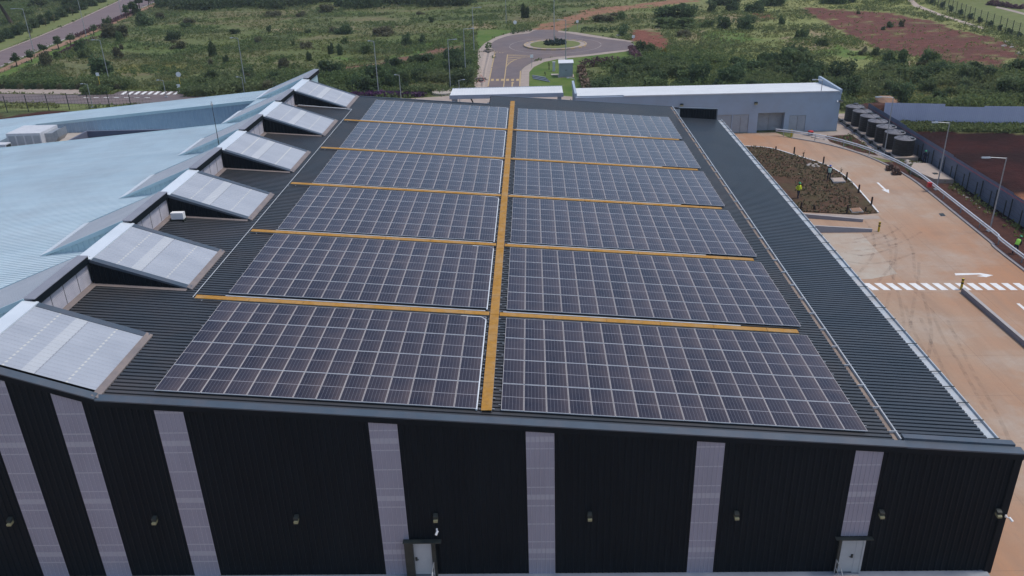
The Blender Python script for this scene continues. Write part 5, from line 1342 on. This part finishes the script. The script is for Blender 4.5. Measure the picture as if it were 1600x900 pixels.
hedge('hedge', [(972,56.5),(976,50)], 1.8, 1.6, m_leafdark, 'short dark hedge at the far small lawn')
hedge('hedge', [(908,50),(935,50.3),(962,50.8)], 1.2, 1.1, m_leafdark, 'low dark hedge along the far rim of the roundabout')
hedge('hedge', [(118,60),(140,50),(165,41),(190,29),(210,20)], 1.0, .9, m_purpleleaf, 'low dark red hedge strip between main road and footpath')
hedge('hedge', [(95,85),(120,72),(150,61)], .8, .7, m_purpleleaf, 'low purple hedge on the green verge below the footpath')
hedge('hedge', [(800,53.5),(815,50.5),(832,49)], 1.0, .7, m_leafdark, 'low dark plants on the pavement at the far left rim')
P_ = np.concatenate([np.stack([RC.x+r_*math.cos(a)*np.ones(1), RC.y+r_*math.sin(a)*np.ones(1), rng.random(1)*.8+.3], -1) for a, r_ in zip(rng.random(500)*6.28, np.sqrt(rng.random(500))*2.6)])
tag(bpy.data.objects.new('island_plants', leaf_mesh('island_plants', P_, np.full(len(P_), .35), leaf_mat('blue_green_leaves', (.03,.055,.05), (.05,.075,.07), (.04,.06,.05)))), 'round bed of blue-green plants in the middle of the roundabout', 'plant bed')
COL.objects.link(bpy.data.objects['island_plants'])
hedge('shrub_pot', [(761,81),(766,80.5)], 2.0, 1.8, m_leaf, 'green shrub at the head of the drain channel', cat='shrub')
# trees with trunks
def tree(x, y, h, w, mat, label, group=None, lean=(0,0), cr=.55, n=1100, seed=0):
    t = thing('tree', label, 'tree', (x, y, 0), group)
    b = MB(); top = Vector((x+lean[0]*h, y+lean[1]*h, h*.62)); r = .035*h+.04
    b.tube((x,y,0), top*.5+Vector((x,y,0))*.5, r, r*.75, 8); b.tube(top*.5+Vector((x,y,0))*.5, top, r*.75, r*.35, 8)
    for k in range(4):
        a = k*1.6+seed; p0 = Vector((x,y,0)).lerp(top, .6+.1*k); b.tube(p0, p0+Vector((math.cos(a)*w*.3, math.sin(a)*w*.3, h*.2)), r*.4, r*.12, 6)
    b.build('trunk', m_bark, t)
    p = crown_pts(n, 300+seed, 9, 1.0, -.1); p[:, 2] = (p[:, 2])
    P2 = p*np.array([w/1.7, w/1.7, h*cr])+np.array([lean[0]*h, lean[1]*h, h*(1-cr*1.0)])
    me = leaf_mesh('crown', P2, np.full(len(P2), .11*w), mat); o = bpy.data.objects.new('crown', me); COL.objects.link(o); o.parent = t
    return t
def tree_px(px, py, w, h, mat, label, group=None, **k):
    p = G(px, py); s = mpp(p); return tree(p.x, p.y, h*s*1.1, w*s, mat, label, group, **k)
tree_px(163,124,34,34, m_leafdark, 'round dark tree beside the side road behind a leaning lamp', cr=.8, seed=3)
for i, (px, py, w, h) in enumerate([(27,104,15,19),(50,97,14,16),(70,85,14,16),(92,77,15,18),(111,70,14,17),(147,55,10,14),(198,28,12,18),(209,24,14,20),(219,16,14,22),(233,8,12,14)]):
    tree_px(px, py, w, h, m_leafdark, f'small young tree on the near verge of the main road, {["first","second","third","fourth","fifth","sixth","seventh","eighth","ninth","tenth"][i]} from the left', 'young trees along the main road', seed=10+i, n=500)
for i, (px, py, h) in enumerate([(48,58,12),(72,41,12),(85,35,12),(114,24,12),(148,8,12)]):
    tree_px(px, py, 7, h, m_leafgrey, f'slim sapling on the far verge of the main road, {["first","second","third","fourth","fifth"][i]} from the left', 'saplings on the far verge', seed=30+i, n=250)
tree_px(20,39,70,72, m_leafdark, 'large dark leaning tree in the top left corner', lean=(-.25, 0), cr=.5, seed=5, n=1800)
tree_px(868,66,7,9, m_leafgrey, 'small sapling beside the lamp on the roundabout island', seed=50, n=150)
for i, (px, py, h, l) in enumerate([(858,109,13,'left of the meter pillar'),(852,118,6,'beside the stacked pipes'),(925,98,9,'on the lawn right of the kiosk'),(924,147,12,'at the corner of the utility building')]):
    tree_px(px, py, 4.5, h, m_leafdark, 'thin sapling '+l, 'saplings on the lawn', seed=60+i, n=120)
for i, (px, py, h, l) in enumerate([(1255,247,13,'behind the planting bed rim posts'),(1314,271,9,'near the person in the pale vest'),(1322,299,8,'yellowish, beside the grey cover slab'),(1340,318,6,'near the tip of the planting bed'),(1325,222,8,'on the dark soil behind the guard rail'),(1362,237,8,'by the foot of the tank path lamp')]):
    tree_px(px, py, 6, h, m_yellowleaf if 'yellow' in l else m_leafgrey, 'small sparse sapling '+l, 'saplings in the soil beds', seed=70+i, n=40)
print('BUSHES', NB[0])

# weeds and thicket that nobody could count
def fieldpts(n, poly_px=None, ybias=1.0):
    out = []
    while sum(len(o) for o in out) < n:
        if poly_px is None:
            px = rng.uniform(-60, 1660, n); py = -20+190*rng.random(n)**ybias
            d = np.array(FWD)[None]+np.array(RGT)[None]*((px-800)/F)[:, None]-np.array(UPV)[None]*((py-450)/F)[:, None]
            t = -H/d[:, 2]; x, y = d[:, 0]*t, d[:, 1]*t
        else:
            P = GP(poly_px); pl_ = [(p.x, p.y) for p in P]; x = rng.uniform(min(p[0] for p in pl_), max(p[0] for p in pl_), n); y = rng.uniform(min(p[1] for p in pl_), max(p[1] for p in pl_), n)
            k = inpoly(x, y, pl_); x, y = x[k], y[k]
        k = np.ones(len(x), bool)
        for e in EXCL: k &= ~inpoly(x, y, e)
        k &= ~((x > -76) & (x < 21.5) & (y < 99)) & ~((x > 5) & (x < 42) & (y > 113) & (y < 124)) & ~((x > -12) & (x < 5) & (y < 123) & (y > 116)) & ~((x > 20) & (x < 48) & (y < 122))
        out.append(np.stack([x[k], y[k]], -1))
    return np.concatenate(out)[:n]
REDP = [(p.x, p.y) for p in RED_FIELD]; TRK = [[(p.x, p.y) for p in q] for q in (DIRT_TRACK, DIRT_RIGHT, DIRT_MID)]+[RED_SOIL_E]
def tufts(name, xy, h, k, size, mat, label):
    n = len(xy); hh = h*(.5+rng.random(n)); P = np.repeat(np.concatenate([xy, np.zeros((n, 1))], 1), k, 0); H_ = np.repeat(hh, k)
    P[:, :2] += rng.normal(size=(n*k, 2))*(H_*.45)[:, None]; P[:, 2] = rng.random(n*k)*H_
    o = bpy.data.objects.new(name, leaf_mesh(name, P, size*(.6+.8*np.repeat(rng.random(n), k)), mat, up=.15)); COL.objects.link(o)
    o['kind'] = 'stuff'; o['label'] = label; return o
xy = fieldpts(60000, None, 1.15)
k = np.ones(len(xy), bool)
for e in TRK: k &= ~(inpoly(xy[:, 0], xy[:, 1], e) & (rng.random(len(xy)) < .93))
k &= ~(inpoly(xy[:, 0], xy[:, 1], REDP) & (rng.random(len(xy)) < .9))
k &= vnoise(xy[:, 0], xy[:, 1]*1.6, 11, 63) > .40
tufts('meadow_weeds', xy[k], .32, 6, .19, m_tuft, 'patchy meadow weeds and grass tufts')
xy = fieldpts(34000, None, 1.2)
k = vnoise(xy[:, 0], xy[:, 1]*1.8, 13, 31) > .525
k &= ~inpoly(xy[:, 0], xy[:, 1], REDP)
for e in TRK: k &= ~inpoly(xy[:, 0], xy[:, 1], e)
tufts('low_scrub', xy[k], .6, 13, .22, m_thick, 'low dark scrub patches in the meadow')
ZN = [[(915,106),(1000,90),(1110,93),(1180,105),(1300,110),(1335,150),(1330,175),(1200,146),(1040,148),(920,150)], [(1360,104),(1440,97),(1520,110),(1640,108),(1660,168),(1560,172),(1375,168),(1345,140)], [(490,125),(560,110),(660,98),(720,88),(742,110),(735,135),(720,145),(640,149),(540,149),(500,140)], [(230,146),(350,122),(500,112),(490,130),(440,143),(330,150)], [(-20,136),(60,120),(180,125),(210,138),(100,137)], [(-20,-15),(175,-12),(100,22),(0,58),(-20,62)]]
xy = np.concatenate([fieldpts(n_, z_) for z_, n_ in zip(ZN, (4200, 3200, 3400, 1200, 1200, 1700))])
xy = xy[vnoise(xy[:, 0], xy[:, 1]*1.5, 9, 123) > .46]
tufts('thicket', xy, 1.15, 26, .25, m_thick, 'dense leafy thicket undergrowth')
xy = fieldpts(5200, [(240,-8),(760,-10),(770,8),(520,16),(240,16)]); xy = xy[vnoise(xy[:, 0], xy[:, 1], 14, 133) > .5]; tufts('far_wood', xy, 2.6, 18, .5, m_leafdark, 'dark far wood along the top edge')
FP = GP([(545,152),(560,150.6),(660,151.4),(662,149.5),(600,148),(555,147.5)])
pl_ = [(p.x, p.y) for p in FP]; x = rng.uniform(min(p[0] for p in pl_), max(p[0] for p in pl_), 3000); y = rng.uniform(min(p[1] for p in pl_), max(p[1] for p in pl_), 3000); k = inpoly(x, y, pl_)
tufts('violet_flowers', np.stack([x[k], y[k]], -1), .5, 4, .3, m_flower, 'band of violet flowers along the rear path')
BP = [(p.x, p.y) for p in BED]+[tuple(G(1340,336).xy), tuple(G(1250,331.5).xy), (21.8, 81.3), (21.8, 104)]
x = rng.uniform(21.8, 42, 9000); y = rng.uniform(76, 112, 9000); k = inpoly(x, y, BP) & (vnoise(x, y, 4, 9) > .44)
o = tufts('bed_plants', np.stack([x[k], y[k]], -1), .10, 4, .11, M('bed_seedlings', (.085,.09,.04), (.20,.15,.09), 3), 'small seedlings planted over the dark bed'); o.location.z = .1
x = rng.uniform(48.2, 80, 2600); y = 116.3-(x-52.8)*.165-rng.random(2600)**1.5*3.2
tufts('fence_grass', np.stack([x, y], -1), .5, 9, .2, m_thick, 'tall green grass along the lavender fence')
x = 46.9-rng.random(170)**2*1.2; y = rng.uniform(60, 90, 170)
tufts('fence_weeds', np.stack([x, y], -1), .35, 5, .18, m_tuft, 'weeds along the foot of the sheet fence')
x = rng.uniform(36, 46.8, 900); y = rng.uniform(92, 113, 900); k = inpoly(x, y, [(p.x, p.y) for p in GP([(1290,214),(1330,212),(1350,226),(1370,243),(1340,236),(1299,222)])]) | ((x > 43.8) & (y < 99))
tufts('verge_weeds', np.stack([x[k], y[k]], -1), .3, 4, .18, m_thick, 'sparse plants on the soil behind the guard rail')

# ------------------------------------------------------------------ people
def person(loc, rz, label, top, legs, vest, hat, bend=0.0, arms='down', stride=.12):
    t = thing('person', label, 'person', loc, None, rz)
    hip = Vector((0,0,.93)); c, s = math.cos(bend), math.sin(bend)
    def up(d, fwd=0): return hip+Vector((0, s*d+c*fwd, c*d-s*fwd))
    J = [hip, up(.25), up(.46), up(.57), up(.66, .01), up(.78, .03)]
    rad = [(.155,.115), (.14,.105), (.17,.115), (.065,.065), (.085,.095), (.075,.085)]
    E = [(0,1),(1,2),(2,3),(3,4),(4,5)]
    def add(p, r, par): J.append(Vector(p)); rad.append(r); E.append((par, len(J)-1)); return len(J)-1
    for sx in (-1, 1):
        sh = add(up(.47)+Vector((sx*.18,0,0)), (.075,.075), 2)
        if arms == 'down': el, wr, hd = up(.20, -.02)+Vector((sx*.25,0,0)), up(-.02, .08)+Vector((sx*.25,0,0)), up(-.10, .12)+Vector((sx*.24,0,0))
        elif arms == 'hips': el, wr, hd = up(.24, -.05)+Vector((sx*.36,0,0)), up(.08, .08)+Vector((sx*.24,0,0)), up(.03, .12)+Vector((sx*.19,0,0))
        else: el, wr, hd = up(.24, .10)+Vector((sx*.24,0,0)), up(.12, .32)+Vector((sx*.15,0,0)), up(.10, .40)+Vector((sx*.12,0,0))
        e = add(el, (.055,.055), sh); w = add(wr, (.038,.038), e); h_ = add(hd, (.045,.03), w)
        hp = add(hip+Vector((sx*.09,0,-.06)), (.10,.105), 0)
        kn = add((sx*.11, stride*sx*.7+.03, .5), (.072,.075), hp); an = add((sx*.12, stride*sx-.03, .1), (.05,.05), kn)
        add((sx*.125, stride*sx+.14, .045), (.045,.04), an)
    me = bpy.data.meshes.new('body'); me.from_pydata([tuple(j) for j in J], E, [])
    o = bpy.data.objects.new('body', me); COL.objects.link(o)
    md = o.modifiers.new('skin', 'SKIN'); sb = o.modifiers.new('sub', 'SUBSURF'); sb.levels = 2; sb.render_levels = 2
    for i, r in enumerate(rad): me.skin_vertices[0].data[i].radius = r
    me.skin_vertices[0].data[0].use_root = True
    bpy.context.view_layer.update()
    dg = bpy.context.evaluated_depsgraph_get(); nm = bpy.data.meshes.new_from_object(o.evaluated_get(dg))
    bpy.data.objects.remove(o)
    nm.materials.clear()
    for mt in (legs, top, m_skin, m_darksteel): nm.materials.append(mt)
    ax = Vector((0, s, c))
    for f in nm.polygons:
        q = f.center; d = (q-hip).dot(ax)
        k = 2 if d > .55 else (1 if d > .03 and q.z > .7 or (abs(q.x) > .2 and d > .06) else 0)
        if abs(q.x) > .1 and k == 1 and any((q-J[i]).length < .07 for i in range(6, len(J)) if rad[i] == (.045,.03)): k = 2
        if q.z < .09: k = 3
        f.material_index = k; f.use_smooth = True
    nm.name = 'body'; ob = bpy.data.objects.new('body', nm); COL.objects.link(ob); ob.parent = t
    sd2 = Vector((1,0,0)); fw = Vector((0,c,-s))
    def loft(name, rings, mat, n=20):
        b = MB(); i = 0
        for (d, rx, ry, fo) in rings:
            ce = up(d, fo)
            for k in range(n):
                a = 2*math.pi*k/n; b.v.append(tuple(ce+sd2*(rx*math.cos(a))+fw*(ry*math.sin(a))))
        m_ = len(rings)
        for j in range(m_-1):
            for k in range(n): b.f.append((j*n+k, j*n+(k+1) % n, (j+1)*n+(k+1) % n, (j+1)*n+k)); b.m.append(0)
        b.f.append(tuple(reversed(range(n)))); b.m.append(0); b.f.append(tuple((m_-1)*n+k for k in range(n))); b.m.append(0)
        x = b.build(name, mat, t, smooth=True, world=False); return x
    if vest is not None: loft('vest', [(-.02,.19,.15,0),(.12,.18,.145,0),(.30,.205,.155,0),(.44,.225,.15,0),(.51,.17,.12,0),(.535,.10,.09,0)], vest)
    if hat is not None: loft('hard_hat', [(.765,.155,.175,.045),(.775,.15,.17,.04),(.78,.125,.145,.02),(.84,.115,.13,.02),(.88,.08,.09,.02),(.90,.02,.02,.02)], hat)
    else: loft('hair', [(.74,.09,.09,-.02),(.80,.105,.115,.0),(.86,.09,.10,.01),(.885,.03,.03,.01)], m_blackpaint)
    loft('nose', [(.70,.02,.02,.10),(.735,.012,.015,.105)], m_skin, 8)
    return t
person(G(1246.5,309.5,.1), R(200), 'person in yellow jacket and green hard hat standing on the planting bed', m_hiviz, m_navy, m_hiviz, m_ghat, arms='hips')
person(G(1294.5,281.5,.1), R(150), 'person in pale green vest and blue hard hat at the bed rim', m_navy, m_navy, m_whiteviz, m_bhat)
person(G(1585,397,.05), R(-60), 'person in lime vest and green hard hat leaning over behind the guard rail', m_navy, m_navy, m_limeviz, m_ghat, bend=.5, arms='fwd')
person(G(1443,257.5,.05), R(140), 'person in dark clothes and green hard hat beside the tank plinth fence', m_navy, m_navy, None, m_ghat, arms='fwd')
person(G(116,62,.03), R(110), 'person in dark clothes walking on the main road footpath', m_blackpaint, m_blackpaint, None, None, stride=.25)
print('DONE', len(bpy.data.objects))

# ------------------------------------------------------------------ air between here and the far fields
b = MB(); b.box(-700, 700, -200, 1500, -1.5, 36)
mt_, nt_, b_ = newmat('haze_air'); nt_.nodes.remove(b_)
pv_ = nt_.nodes.new('ShaderNodeVolumePrincipled'); pv_.inputs['Color'].default_value = (.80, .86, .95, 1); pv_.inputs['Density'].default_value = .0002; pv_.inputs['Anisotropy'].default_value = .2
nt_.links.new(pv_.outputs[0], nt_.nodes['Material Output'].inputs['Volume'])
hz = b.build('haze', mt_); hz['kind'] = 'stuff'; hz['label'] = 'faint haze over the fields'
